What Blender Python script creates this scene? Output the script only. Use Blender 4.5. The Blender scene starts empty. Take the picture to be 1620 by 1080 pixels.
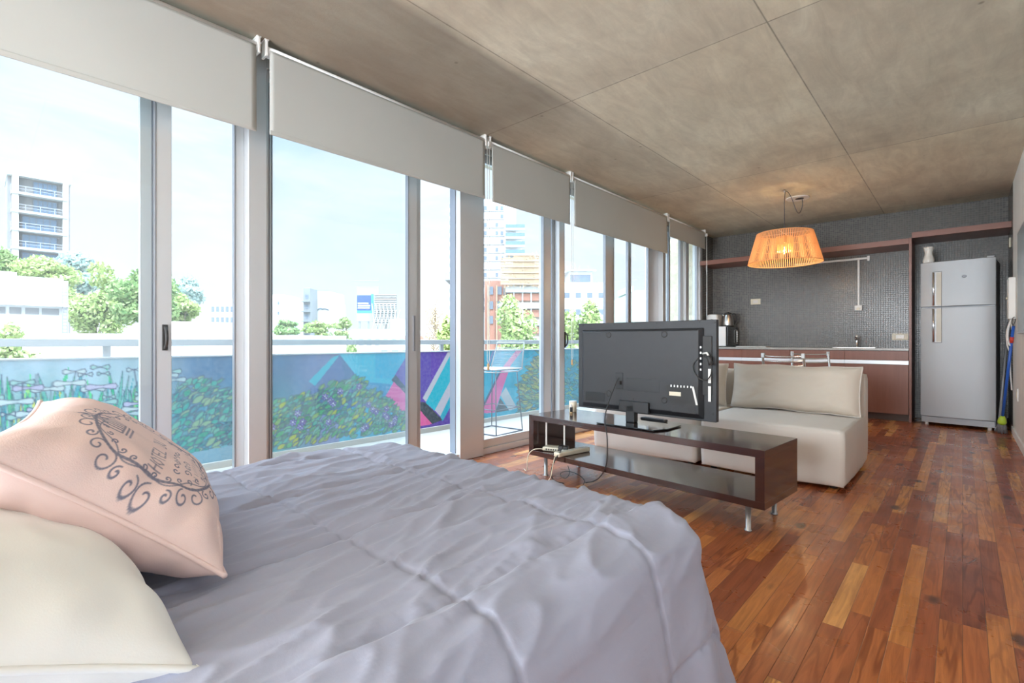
import bpy, bmesh, math, random
import numpy as np
from mathutils import Vector, Matrix, noise
random.seed(7)
S = bpy.context.scene
COL = S.collection
PI = math.pi

# ------------------------------------------------------------------ camera, world, sun, exposure
YAW = math.radians(42.5)
F = 778.0
H = 0.95
cam_d = bpy.data.cameras.new('camera')
cam_d.sensor_width = 36.0
cam_d.lens = F / 1620 * 36.0
cam_d.clip_start = 0.02
cam_d.clip_end = 2000
cam = bpy.data.objects.new('camera', cam_d)
cam.location = (0, 0, H)
cam.rotation_euler = (PI / 2, 0, YAW)
COL.objects.link(cam)
S.camera = cam
S.view_settings.view_transform = 'Standard'
S.view_settings.look = 'None'
S.view_settings.gamma = 1.0
S.view_settings.exposure = 1.1
S.view_settings.use_curve_mapping = False
S.cycles.use_denoising = True
S.cycles.max_bounces = 10
S.cycles.diffuse_bounces = 6
S.cycles.transparent_max_bounces = 24
S.cycles.caustics_reflective = False
S.cycles.caustics_refractive = False
S.cycles.sample_clamp_indirect = 6.0

FW = Vector((-math.sin(YAW), math.cos(YAW), 0))
RT = Vector((math.cos(YAW), math.sin(YAW), 0))


class NG:
    """small helper to write node trees"""
    def __init__(self, tree):
        self.t = tree
        self.n = tree.nodes
        self.l = tree.links
        self.n.clear()

    def new(self, typ, **kw):
        nd = self.n.new(typ)
        for k, v in kw.items():
            setattr(nd, k, v)
        return nd

    def put(self, sock, v):
        if v is None:
            return
        if isinstance(v, bpy.types.NodeSocket):
            self.l.new(v, sock)
        else:
            if sock.type == 'RGBA' and isinstance(v, (tuple, list)) and len(v) == 3:
                v = (*v, 1)
            sock.default_value = v

    def m(self, op, a, b=None, c=None, clamp=False):
        nd = self.new('ShaderNodeMath', operation=op, use_clamp=clamp)
        for i, v in enumerate((a, b, c)):
            if v is not None:
                self.put(nd.inputs[i], v)
        return nd.outputs[0]

    def vm(self, op, a, b=None):
        nd = self.new('ShaderNodeVectorMath', operation=op)
        self.put(nd.inputs[0], a)
        if b is not None:
            self.put(nd.inputs[1], b)
        return nd.outputs['Value'] if op in ('DOT_PRODUCT', 'LENGTH') else nd.outputs[0]

    def noise(self, vec, scale=5, detail=4, rough=.5, dist=0):
        nd = self.new('ShaderNodeTexNoise')
        self.put(nd.inputs['Vector'], vec)
        self.put(nd.inputs['Scale'], scale)
        nd.inputs['Detail'].default_value = detail
        nd.inputs['Roughness'].default_value = rough
        nd.inputs['Distortion'].default_value = dist
        return nd.outputs['Fac']

    def ramp(self, fac, stops, interp='LINEAR'):
        nd = self.new('ShaderNodeValToRGB')
        cr = nd.color_ramp
        cr.interpolation = interp
        while len(cr.elements) < len(stops):
            cr.elements.new(.5)
        for e, (p, c) in zip(cr.elements, stops):
            e.position = p
            e.color = (*c, 1) if len(c) == 3 else c
        self.put(nd.inputs[0], fac)
        return nd.outputs[0]

    def mix(self, f, a, b, mode='MIX'):
        nd = self.new('ShaderNodeMix', data_type='RGBA', blend_type=mode)
        self.put(nd.inputs[0], f)
        self.put(nd.inputs[6], a)
        self.put(nd.inputs[7], b)
        return nd.outputs[2]

    def mapr(self, v, a, b, c=0.0, d=1.0, smooth=False):
        nd = self.new('ShaderNodeMapRange')
        if smooth:
            nd.interpolation_type = 'SMOOTHSTEP'
        self.put(nd.inputs[0], v)
        for i, x in enumerate((a, b, c, d)):
            self.put(nd.inputs[i + 1], x)
        return nd.outputs[0]

    def comb(self, x, y, z):
        nd = self.new('ShaderNodeCombineXYZ')
        self.put(nd.inputs[0], x); self.put(nd.inputs[1], y); self.put(nd.inputs[2], z)
        return nd.outputs[0]

    def sep(self, v):
        nd = self.new('ShaderNodeSeparateXYZ')
        self.put(nd.inputs[0], v)
        return nd.outputs

    def wn(self, vec):
        nd = self.new('ShaderNodeTexWhiteNoise', noise_dimensions='3D')
        self.put(nd.inputs['Vector'], vec)
        return nd.outputs['Value']

    def bump(self, h, strength=.3, dist=.01):
        nd = self.new('ShaderNodeBump')
        nd.inputs['Strength'].default_value = strength
        nd.inputs['Distance'].default_value = dist
        self.put(nd.inputs['Height'], h)
        return nd.outputs[0]


w = bpy.data.worlds.new('sky')
S.world = w
w.use_nodes = True
g = NG(w.node_tree)
tc = g.new('ShaderNodeTexCoord').outputs['Generated']
sx, sy, sz = g.sep(tc)[:3]
elev = g.mapr(sz, -0.02, 0.5)
skyc = g.ramp(elev, [(0, (.93, .96, 1.0)), (.35, (.82, .91, 1.0)), (1, (.55, .76, 1.0))])
cl = g.noise(g.vm('MULTIPLY', tc, (1.6, 1.6, 5)), 2.2, 6, .6, .6)
skyc = g.mix(g.mapr(cl, .42, .70, 0, .75), skyc, (1, 1, 1))
toward = g.m('ADD', g.m('MULTIPLY', sx, .55), g.m('MULTIPLY', sy, -.83))
glow = g.mapr(toward, .15, .85, 0, 1.6, True)
high = g.mapr(sz, .42, .80, 0, 7.5, True)
stren = g.m('ADD', g.m('ADD', .58, glow), high)
bg = g.new('ShaderNodeBackground')
g.put(bg.inputs[0], skyc)
g.put(bg.inputs[1], stren)
wo = g.new('ShaderNodeOutputWorld')
g.l.new(bg.outputs[0], wo.inputs[0])

sun_d = bpy.data.lights.new('sun', 'SUN')
sun_d.energy = .9
sun_d.angle = .01
sun_d.color = (1, .95, .86)
sun = bpy.data.objects.new('sun', sun_d)
sdir = Vector((.80, -.22, .80)).normalized()
sun.rotation_euler = sdir.to_track_quat('Z', 'Y').to_euler()
sun.location = (10, -3, 12)
COL.objects.link(sun)
# added fill lamp just inside the unseen back wall, brightens the room
dl = bpy.data.lights.new('window_daylight', 'AREA')
dl.shape = 'RECTANGLE'; dl.size = 2.5; dl.size_y = 1.9
dl.energy = 250; dl.color = (.86, .93, 1.0)
dlo = bpy.data.objects.new('window_daylight', dl)
dlo.location = (-1.22, -4.46, 1.45)
dlo.rotation_euler = (math.radians(112), 0, 0)
COL.objects.link(dlo)

# ------------------------------------------------------------------ material helpers
MATS = {}


def finish(g, bsdf):
    o = g.new('ShaderNodeOutputMaterial')
    g.l.new(bsdf, o.inputs[0])


def newmat(name):
    m = bpy.data.materials.new(name)
    m.use_nodes = True
    MATS[name] = m
    return m, NG(m.node_tree)


def principled(g, color, rough=.5, metal=0, normal=None, coat=0, spec=None, trans=0):
    b = g.new('ShaderNodeBsdfPrincipled')
    g.put(b.inputs['Base Color'], color)
    g.put(b.inputs['Roughness'], rough)
    g.put(b.inputs['Metallic'], metal)
    if coat:
        b.inputs['Coat Weight'].default_value = coat
        b.inputs['Coat Roughness'].default_value = .08
    if spec is not None:
        b.inputs['Specular IOR Level'].default_value = spec
    if normal is not None:
        g.l.new(normal, b.inputs['Normal'])
    return b


def pbr(name, c, rough=.5, metal=0, var=.08, vs=6, bump=0, bs=60, coat=0, spec=None, emit=None):
    """plain surface with soft procedural variation of its colour and a fine bump"""
    m, g = newmat(name)
    tc = g.new('ShaderNodeTexCoord').outputs['Object']
    n = g.noise(tc, vs, 4)
    col = g.mix(n, tuple(max(0, x * (1 - var)) for x in c), tuple(min(1, x * (1 + var)) for x in c))
    nm = g.bump(g.noise(tc, bs, 3), bump, .004) if bump else None
    b = principled(g, col, rough, metal, nm, coat, spec)
    if emit:
        g.put(b.inputs['Emission Color'], emit[0])
        b.inputs['Emission Strength'].default_value = emit[1]
    finish(g, b.outputs[0])
    return m


def fabric(name, c, var=.05, scale=420, bump=.25, rough=.9, wr=0):
    m, g = newmat(name)
    tc = g.new('ShaderNodeTexCoord').outputs['Object']
    n = g.noise(tc, 3.5, 5)
    col = g.mix(n, tuple(x * (1 - var) for x in c), tuple(min(1, x * (1 + var)) for x in c))
    h = g.noise(tc, scale, 2)
    if wr:
        h = g.m('ADD', g.m('MULTIPLY', h, .15), g.m('MULTIPLY', g.noise(tc, wr, 4, .55, .8), 1.4))
    b = principled(g, col, rough, 0, g.bump(h, bump, .006), spec=.25)
    b.inputs['Sheen Weight'].default_value = .15
    finish(g, b.outputs[0])
    return m


pbr('aluminium', (.62, .64, .66), .38, .55, .03)
pbr('aluminium_dark', (.30, .31, .34), .4, .5, .05)
pbr('rubber', (.03, .03, .03), .6)
pbr('white_plastic', (.80, .79, .76), .4, 0, .03)
pbr('cream_plastic', (.76, .70, .55), .4, 0, .03)
pbr('black_plastic', (.022, .023, .026), .42, 0, .12, 20, .25, 900)
pbr('black_plastic_smooth', (.017, .018, .02), .35, 0, .1)
pbr('black_gloss', (.01, .011, .012), .05, 0, .05, coat=.5)
pbr('chrome', (.82, .83, .86), .12, 1, .02)
pbr('steel', (.62, .60, .57), .28, 1, .05)
pbr('fridge_steel', (.44, .465, .49), .5, .25, .03, 4, .05, 900)
pbr('fridge_side', (.34, .35, .37), .45, .2, .03)
pbr('mirror_blue', (.50, .60, .64), .2, 0)
pbr('edge_bluegrey', (.22, .25, .30), .4, .3)
pbr('handle_grey', (.42, .42, .43), .45, .4)
pbr('grip_tan', (.36, .32, .26), .4, .2)
pbr('wall_white', (.86, .87, .86), .8, 0, .03, 2, .1, 120)
pbr('blind_roller_white', (.80, .80, .80), .6, 0, .02)
pbr('tan_wood', (.55, .38, .20), .5, 0, .1)
pbr('candle_wax', (.86, .77, .60), .5, 0, .04)
pbr('red_plastic', (.62, .05, .03), .4)
pbr('blue_plastic', (.02, .11, .50), .35)
pbr('green_plastic', (.45, .62, .05), .4)
pbr('grey_bristle', (.28, .28, .29), .8, 0, .3, 50)
pbr('brown_laminate_dark', (.12, .075, .06), .5)
pbr('white_cable', (.75, .74, .70), .5)
pbr('tile_floor', (.40, .38, .34), .6, 0, .05, 3, .05, 50)
pbr('ceramic_white', (.78, .75, .70), .3, 0, .05)
pbr('clear_acrylic', (.55, .55, .55), .2, .6)
pbr('string_grey', (.42, .43, .44), .6)
pbr('wire_dark', (.08, .09, .11), .45, .3)
pbr('granite', (.36, .36, .34), .25, 0, .5, 90)
fabric('sofa_fabric', (.68, .63, .57), .04, 500, .2, wr=7)
fabric('cushion_fabric', (.63, .555, .47), .05, 500, .25, wr=9)
fabric('pillow_white', (.78, .78, .755), .03, 500, .15, wr=5)
fabric('duvet_fabric', (.33, .345, .44), .05, 600, .12, wr=14)
fabric('mattress_fabric', (.6, .6, .58))


def m_glass():
    m, g = newmat('window_glass')
    tr = g.new('ShaderNodeBsdfTransparent')
    tr.inputs[0].default_value = (.96, .982, .985, 1)
    gl = g.new('ShaderNodeBsdfGlossy')
    gl.inputs['Roughness'].default_value = .01
    gl.inputs[0].default_value = (1, 1, 1, 1)
    gm = g.new('ShaderNodeNewGeometry')
    cs = g.m('ABSOLUTE', g.vm('DOT_PRODUCT', gm.outputs['Normal'], gm.outputs['Incoming']))
    fr = g.m('ADD', .04, g.m('MULTIPLY', .96, g.m('POWER', g.m('SUBTRACT', 1, cs, clamp=True), 5)))
    mx = g.new('ShaderNodeMixShader')
    g.put(mx.inputs[0], fr)
    g.l.new(tr.outputs[0], mx.inputs[1])
    g.l.new(gl.outputs[0], mx.inputs[2])
    tl = g.new('ShaderNodeBsdfTranslucent')
    tl.inputs[0].default_value = (.85, .92, .97, 1)
    tcn = g.new('ShaderNodeTexCoord').outputs['Object']
    veil = g.mapr(g.noise(g.vm('MULTIPLY', tcn, (1, 1, .35)), 1.6, 5, .6), .3, .8, .008, .028)  # pale translucent veil imitating the bright room's reflection in the panes
    mx2 = g.new('ShaderNodeMixShader')
    g.put(mx2.inputs[0], veil)
    g.l.new(mx.outputs[0], mx2.inputs[1])
    g.l.new(tl.outputs[0], mx2.inputs[2])
    finish(g, mx2.outputs[0])


m_glass()


def m_blind():
    m, g = newmat('blind_fabric')
    tc = g.new('ShaderNodeTexCoord').outputs['Object']
    n = g.noise(tc, 2, 4)
    col = g.mix(n, (.56, .575, .55), (.61, .625, .60))
    df = g.new('ShaderNodeBsdfDiffuse')
    g.put(df.inputs[0], col)
    tl = g.new('ShaderNodeBsdfTranslucent')
    g.put(tl.inputs[0], (.55, .53, .49))
    mx = g.new('ShaderNodeMixShader')
    mx.inputs[0].default_value = .22
    g.l.new(df.outputs[0], mx.inputs[1])
    g.l.new(tl.outputs[0], mx.inputs[2])
    finish(g, mx.outputs[0])


m_blind()


def m_floor():
    m, g = newmat('pine_floor')
    geo = g.new('ShaderNodeNewGeometry').outputs['Position']
    x, y, z = g.sep(geo)[:3]
    W = .0585
    row = g.m('FLOOR', g.m('DIVIDE', x, W))
    fx = g.m('FRACT', g.m('DIVIDE', x, W))
    r1 = g.wn(g.comb(row, 3.1, 0))
    ln = g.m('ADD', .55, g.m('MULTIPLY', g.wn(g.comb(row, 9.7, 0)), .5))
    yy = g.m('DIVIDE', g.m('ADD', y, g.m('MULTIPLY', r1, 5)), ln)
    colm = g.m('FLOOR', yy)
    fy = g.m('FRACT', yy)
    idv = g.comb(row, colm, 1.7)
    r = g.wn(idv)
    r2 = g.wn(g.comb(colm, row, 5.3))
    base = g.ramp(r, [(0, (.30, .080, .034)), (.25, (.41, .112, .038)), (.5, (.52, .155, .045)), (.72, (.62, .21, .055)), (.88, (.75, .32, .088)), (1, (.80, .40, .13))])
    gv = g.comb(g.m('MULTIPLY', x, 42), g.m('ADD', g.m('MULTIPLY', y, 2.4), g.m('MULTIPLY', r2, 40)), g.m('MULTIPLY', r, 30))
    gr = g.noise(gv, 1.0, 5, .65, 1.2)
    rings = g.m('SINE', g.m('MULTIPLY', g.noise(g.comb(g.m('MULTIPLY', x, 16), g.m('ADD', g.m('MULTIPLY', y, 1.6), g.m('MULTIPLY', r, 33)), r2), 1.0, 2, .5, .4), 44))
    rings = g.m('MULTIPLY', g.mapr(rings, .1, 1), g.mapr(r2, .35, .8))
    c = g.mix(g.mapr(gr, .38, .66, 0, .75), base, g.mix(1.0, base, (.52, .42, .38), 'MULTIPLY'))
    c = g.mix(g.m('MULTIPLY', rings, .75), c, g.mix(1.0, base, (.38, .24, .18), 'MULTIPLY'))
    vo = g.new('ShaderNodeTexVoronoi', feature='F1')
    g.put(vo.inputs['Vector'], g.comb(g.m('MULTIPLY', x, 5.5), g.m('MULTIPLY', y, 2.6), 0))
    vo.inputs['Scale'].default_value = 1.0
    kn = g.mapr(vo.outputs['Distance'], .07, .17, .9, 0, True)
    c = g.mix(kn, c, (.035, .013, .008))
    # worn pinkish patches
    wear = g.mapr(g.noise(geo, 1.3, 4, .6), .5, .75, 0, .35)
    c = g.mix(wear, c, (.46, .17, .09))
    # dark gap between boards
    ex = g.m('MINIMUM', fx, g.m('SUBTRACT', 1, fx))
    gapx = g.mapr(ex, .0, .028, 1, 0)
    ey = g.m('MULTIPLY', g.m('MINIMUM', fy, g.m('SUBTRACT', 1, fy)), ln)
    gapy = g.mapr(ey, 0, .0016, 1, 0)
    gap = g.m('MAXIMUM', gapx, gapy)
    c = g.mix(g.m('MULTIPLY', gap, .75), c, (.055, .022, .012))
    h = g.m('SUBTRACT', g.m('ADD', g.m('MULTIPLY', gr, .12), g.m('MULTIPLY', r, .25)), gap)
    rough = g.mapr(g.noise(geo, 5, 4), .3, .7, .22, .40)
    b = principled(g, c, rough, 0, g.bump(h, .22, .003), coat=.22)
    b.inputs['Coat Roughness'].default_value = .2
    finish(g, b.outputs[0])


m_floor()


def m_concrete(name, seams=True, tint=(1, 1, 1)):
    m, g = newmat(name)
    geo = g.new('ShaderNodeNewGeometry').outputs['Position']
    x, y, z = g.sep(geo)[:3]
    n1 = g.noise(geo, .9, 6, .62, .5)
    n2 = g.noise(g.vm('MULTIPLY', geo, (9, 2.2, 9)), 1.0, 6, .7, .6)
    n3 = g.noise(geo, 26, 5, .7)
    c = g.ramp(n1, [(.28, (.53, .48, .38)), (.5, (.76, .71, .56)), (.72, (.88, .85, .69))])
    c = g.mix(g.mapr(n2, .35, .7, 0, .42), c, (.36, .31, .24))
    c = g.mix(g.mapr(n3, .45, .75, 0, .25), c, (.56, .52, .42))
    if seams:
        ix = g.m('FLOOR', g.m('DIVIDE', g.m('ADD', x, .745), 1.235))
        iy = g.m('FLOOR', g.m('DIVIDE', g.m('SUBTRACT', y, 2.765), 2.44))
        rnd = g.wn(g.comb(ix, iy, 2.2))
        c = g.mix(.55, c, g.mix(1.0, c, g.ramp(rnd, [(0, (.74, .73, .73)), (.5, (.95, .93, .88)), (1, (1, 1, .98))]), 'MULTIPLY'))
        # the old darker pour along the window side
        dk = g.m('MULTIPLY', g.mapr(g.m('ADD', x, g.m('MULTIPLY', g.noise(geo, 2, 3), .05)), -2.02, -1.92, 1, 0), g.mapr(y, 2.6, 3.3, 1, .35))
        c = g.mix(g.m('MULTIPLY', dk, .62), c, (.13, .112, .095))
        pk = g.m('MULTIPLY', g.mapr(y, 5.0, 6.5, 0, 1), g.mapr(x, -1.2, .2, 0, .5))
        c = g.mix(g.m('MULTIPLY', pk, g.noise(geo, 1.5, 3)), c, (.50, .34, .26))
        ax = g.m('ABSOLUTE', g.m('SUBTRACT', g.m('FRACT', g.m('ADD', g.m('DIVIDE', g.m('ADD', x, .745), 1.235), .5)), .5))
        ay = g.m('ABSOLUTE', g.m('SUBTRACT', g.m('FRACT', g.m('ADD', g.m('DIVIDE', g.m('SUBTRACT', y, 2.765), 2.44), .5)), .5))
        wob = g.m('MULTIPLY', g.noise(geo, 7, 4, .7), .006)
        sm = g.m('MAXIMUM', g.mapr(g.m('ADD', g.m('MULTIPLY', ax, 1.235), wob), .002, .009, 1, 0),
                 g.mapr(g.m('ADD', g.m('MULTIPLY', ay, 2.44), wob), .002, .009, 1, 0))
        c = g.mix(g.m('MULTIPLY', sm, .8), c, (.10, .085, .065))
        # pinholes
    vo = g.new('ShaderNodeTexVoronoi', feature='F1')
    g.put(vo.inputs['Vector'], geo)
    vo.inputs['Scale'].default_value = 3.2
    c = g.mix(g.mapr(vo.outputs['Distance'], .02, .05, .6, 0), c, (.14, .12, .09))
    if tint != (1, 1, 1):
        c = g.mix(1.0, c, tint, 'MULTIPLY')
    b = principled(g, c, .75, 0, g.bump(g.m('ADD', n3, n2), .25, .004), spec=.3)
    finish(g, b.outputs[0])


m_concrete('ceiling_concrete')
m_concrete('end_concrete', False, (1.0, .95, .88))


def m_mosaic():
    m, g = newmat('mosaic_tile')
    geo = g.new('ShaderNodeNewGeometry').outputs['Position']
    x, y, z = g.sep(geo)[:3]
    T = .0255
    u = g.m('DIVIDE', g.m('ADD', x, y), T)
    v = g.m('DIVIDE', z, T)
    r = g.wn(g.comb(g.m('FLOOR', u), g.m('FLOOR', v), 0))
    c = g.ramp(r, [(0, (.085, .084, .083)), (.6, (.115, .112, .108)), (1, (.165, .155, .145))])
    c = g.mix(g.mapr(g.noise(geo, .9, 3), .4, .7, 0, .4), c, (.12, .115, .10))
    eu = g.m('ABSOLUTE', g.m('SUBTRACT', g.m('FRACT', u), .5))
    ev = g.m('ABSOLUTE', g.m('SUBTRACT', g.m('FRACT', v), .5))
    gr = g.mapr(g.m('MAXIMUM', eu, ev), .41, .47, 0, 1)
    c = g.mix(gr, c, (.21, .205, .19))
    b = principled(g, c, g.mapr(gr, 0, 1, .25, .8), 0, g.bump(g.m('SUBTRACT', 1, gr), .4, .002), spec=.4)
    finish(g, b.outputs[0])


m_mosaic()


def m_wood(name, c1, c2, rough=.35, coat=0, axis='z', spec=None):
    m, g = newmat(name)
    tc = g.new('ShaderNodeTexCoord').outputs['Object']
    sc = {'z': (28, 28, 1.6), 'x': (1.6, 28, 28)}[axis]
    n = g.noise(g.vm('MULTIPLY', tc, sc), 1, 5, .65, .8)
    c = g.mix(n, c1, c2)
    b = principled(g, c, rough, 0, g.bump(n, .06, .002), coat, spec)
    finish(g, b.outputs[0])


m_wood('cabinet_wood', (.20, .078, .052), (.30, .122, .082), .4)
m_wood('shelf_wood', (.18, .068, .046), (.26, .104, .07), .4, axis='x')
m_wood('wenge', (.030, .012, .010), (.060, .023, .019), .16, .55, 'x')


def m_shade():
    m, g = newmat('shade_veneer')
    tc = g.new('ShaderNodeTexCoord').outputs['Object']
    n = g.noise(tc, 30, 3)
    c = g.mix(n, (.74, .48, .25), (.86, .60, .34))
    df = g.new('ShaderNodeBsdfDiffuse'); g.put(df.inputs[0], c)
    tl = g.new('ShaderNodeBsdfTranslucent'); g.put(tl.inputs[0], (.95, .66, .36))
    mx = g.new('ShaderNodeMixShader'); mx.inputs[0].default_value = .45
    g.l.new(df.outputs[0], mx.inputs[1]); g.l.new(tl.outputs[0], mx.inputs[2])
    finish(g, mx.outputs[0])


m_shade()
pbr('bulb_filament', (1, .8, .5), .5, emit=((1, .72, .38), 40))


def m_bulbglass():
    m, g = newmat('bulb_glass')
    tr = g.new('ShaderNodeBsdfTransparent'); tr.inputs[0].default_value = (1, .93, .8, 1)
    gl = g.new('ShaderNodeBsdfGlossy'); gl.inputs['Roughness'].default_value = .03
    mx = g.new('ShaderNodeMixShader'); mx.inputs[0].default_value = .12
    g.l.new(tr.outputs[0], mx.inputs[1]); g.l.new(gl.outputs[0], mx.inputs[2])
    finish(g, mx.outputs[0])


m_bulbglass()


def m_vcol(name, rough=.8, bump=0, spec=.3):
    m, g = newmat(name)
    a = g.new('ShaderNodeVertexColor', layer_name='paint').outputs[0]
    tc = g.new('ShaderNodeTexCoord').outputs['Object']
    n = g.noise(tc, 30, 4)
    c = g.mix(g.mapr(n, .3, .7, 0, .12), a, (.5, .5, .5))
    nm = g.bump(g.noise(tc, 500 if bump else 60, 2), bump or .15, .003)
    b = principled(g, c, rough, 0, nm, spec=spec)
    finish(g, b.outputs[0])


m_vcol('mural_paint', .75)
m_vcol('printed_cotton', .9, .2)


def m_leaf(name, c1, c2, c3, tr=.3):
    m, g = newmat(name)
    geo = g.new('ShaderNodeNewGeometry')
    n = g.noise(geo.outputs['Position'], 1.3, 4, .7)
    r = geo.outputs['Random Per Island']
    c = g.ramp(g.m('ADD', g.m('MULTIPLY', n, .5), g.m('MULTIPLY', r, .5)), [(.2, c1), (.5, c2), (.8, c3)])
    df = g.new('ShaderNodeBsdfDiffuse'); g.put(df.inputs[0], c)
    tl = g.new('ShaderNodeBsdfTranslucent'); g.put(tl.inputs[0], c)
    mx = g.new('ShaderNodeMixShader'); mx.inputs[0].default_value = tr
    g.l.new(df.outputs[0], mx.inputs[1]); g.l.new(tl.outputs[0], mx.inputs[2])
    finish(g, mx.outputs[0])


m_leaf('leaf_lime', (0.186, 0.260, 0.074), (0.341, 0.409, 0.149), (0.496, 0.521, 0.279))
m_leaf('leaf_green', (0.099, 0.186, 0.062), (0.236, 0.322, 0.124), (0.384, 0.446, 0.211))
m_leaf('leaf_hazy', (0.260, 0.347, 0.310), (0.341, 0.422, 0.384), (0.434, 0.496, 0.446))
m_leaf('twig_tan', (0.341, 0.260, 0.186), (0.446, 0.360, 0.260), (0.508, 0.422, 0.248))
pbr('bark', (.25, .19, .14), .9)
pbr('ext_white', (0.533, 0.533, 0.527), .8, 0, .03, .4)
pbr('ext_offwhite', (0.459, 0.446, 0.434), .8, 0, .05, .4)
pbr('ext_grey', (0.211, 0.208, 0.211), .8, 0, .05, .4)
pbr('ext_beige', (0.384, 0.322, 0.260), .8, 0, .06, .4)
pbr('ext_brick', (0.360, 0.167, 0.112), .85, 0, .12, 1)
pbr('ext_scaffold', (0.409, 0.291, 0.186), .8, 0, .2, 2)
pbr('ext_darkwin', (0.124, 0.149, 0.186), .2, 0, .2, .6)
pbr('ext_bluewin', (0.105, 0.167, 0.248), .2, 0, .2, .8)
pbr('ext_green_wall', (0.384, 0.446, 0.384), .85, 0, .04, .5)
pbr('ext_roof', (0.341, 0.372, 0.360), .9)
pbr('billboard_grey', (0.310, 0.347, 0.384), .6)
pbr('billboard_navy', (0.031, 0.068, 0.260), .5, 0, .1, .3)
pbr('billboard_cyan', (0.050, 0.248, 0.384), .5, 0, .1, .3)
pbr('rail_metal', (.30, .31, .33), .5, .4)
pbr('ground_mix', (0.260, 0.267, 0.236), .9, 0, .3, .05)
pbr('coping_grey', (0.360, 0.384, 0.397), .7)
pbr('sky_steel', (0.236, 0.211, 0.192), .7)


# ------------------------------------------------------------------ geometry helpers
class MB:
    def __init__(self):
        self.bm = bmesh.new()

    def box(self, x0, x1, y0, y1, z0, z1, M=None, sm=False):
        vs = [self.bm.verts.new((x, y, z)) for x in (x0, x1) for y in (y0, y1) for z in (z0, z1)]
        for q in ((0, 1, 3, 2), (4, 6, 7, 5), (0, 4, 5, 1), (2, 3, 7, 6), (0, 2, 6, 4), (1, 5, 7, 3)):
            self.bm.faces.new([vs[i] for i in q])
        if M is not None:
            for v in vs:
                v.co = M @ v.co
        return self

    def prism(self, pts, z0, z1, M=None):
        """closed outline in xy, extruded in z"""
        lo = [self.bm.verts.new((x, y, z0)) for x, y in pts]
        hi = [self.bm.verts.new((x, y, z1)) for x, y in pts]
        n = len(pts)
        self.bm.faces.new(lo[::-1]); self.bm.faces.new(hi)
        for i in range(n):
            self.bm.faces.new((lo[i], lo[(i + 1) % n], hi[(i + 1) % n], hi[i]))
        if M is not None:
            for v in lo + hi:
                v.co = M @ v.co
        return self

    def lathe(self, prof, n=32, c=(0, 0, 0), M=None, cap=True):
        rings = []
        vs = []
        for r, z in prof:
            ring = [self.bm.verts.new((c[0] + r * math.cos(2 * PI * i / n), c[1] + r * math.sin(2 * PI * i / n), c[2] + z)) for i in range(n)]
            rings.append(ring); vs += ring
        for a, b in zip(rings, rings[1:]):
            for i in range(n):
                f = self.bm.faces.new((a[i], a[(i + 1) % n], b[(i + 1) % n], b[i]))
                f.smooth = True
        if cap:
            self.bm.faces.new(rings[0][::-1]); self.bm.faces.new(rings[-1])
        if M is not None:
            for v in vs:
                v.co = M @ v.co
        return self

    def tube(self, pts, r, n=8, closed=False, smooth_path=0):
        pts = [Vector(p) for p in pts]
        for _ in range(smooth_path):
            q = []
            for a, b in zip(pts, pts[1:]):
                q += [a.lerp(b, .25), a.lerp(b, .75)]
            pts = [pts[0]] + q + [pts[-1]]
        N = len(pts)
        rings = []
        up = None
        for i, p in enumerate(pts):
            if closed:
                t = pts[(i + 1) % N] - pts[i - 1]
            else:
                t = pts[min(i + 1, N - 1)] - pts[max(i - 1, 0)]
            if t.length < 1e-9:
                t = Vector((0, 0, 1))
            t.normalize()
            if up is None:
                up = Vector((0, 0, 1)) if abs(t.z) < .9 else Vector((1, 0, 0))
            a = t.cross(up)
            if a.length < 1e-6:
                a = t.cross(Vector((0, 1, 0)))
            a.normalize()
            b = a.cross(t).normalized()
            up = b
            rr = r[i] if isinstance(r, (list, tuple)) else r
            rings.append([self.bm.verts.new(p + a * rr * math.cos(2 * PI * k / n) + b * rr * math.sin(2 * PI * k / n)) for k in range(n)])
        pairs = list(zip(rings, rings[1:])) + ([(rings[-1], rings[0])] if closed else [])
        for a, b in pairs:
            for k in range(n):
                f = self.bm.faces.new((a[k], a[(k + 1) % n], b[(k + 1) % n], b[k]))
                f.smooth = True
        if not closed:
            self.bm.faces.new(rings[0][::-1]); self.bm.faces.new(rings[-1])
        return self

    def build(self, name, mat, parent=None, bevel=0, seg=2, loc=None):
        bmesh.ops.recalc_face_normals(self.bm, faces=self.bm.faces)
        me = bpy.data.meshes.new(name)
        self.bm.to_mesh(me); self.bm.free()
        o = bpy.data.objects.new(name, me)
        COL.objects.link(o)
        me.materials.append(MATS[mat] if isinstance(mat, str) else mat)
        if parent is not None:
            o.parent = parent
        if loc:
            o.location = loc
        if bevel:
            md = o.modifiers.new('bevel', 'BEVEL')
            md.width = bevel; md.segments = seg; md.limit_method = 'ANGLE'; md.angle_limit = .6
            for p in me.polygons:
                p.use_smooth = True
            md.harden_normals = True
        return o


def box(name, mat, x0, x1, y0, y1, z0, z1, parent=None, bevel=0, M=None, seg=2):
    return MB().box(x0, x1, y0, y1, z0, z1, M).build(name, mat, parent, bevel, seg)


def thing(name, label, cat, loc=(0, 0, 0), rz=0, group=None):
    o = bpy.data.objects.new(name, None)
    COL.objects.link(o)
    o.empty_display_size = .05
    o.location = loc; o.rotation_euler = (0, 0, rz)
    return tag(o, label, cat, group)


def tag(o, label, cat, group=None):
    o['label'] = label; o['category'] = cat
    if group:
        o['group'] = group
    return o


def struct(o):
    o['kind'] = 'structure'
    return o


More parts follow.
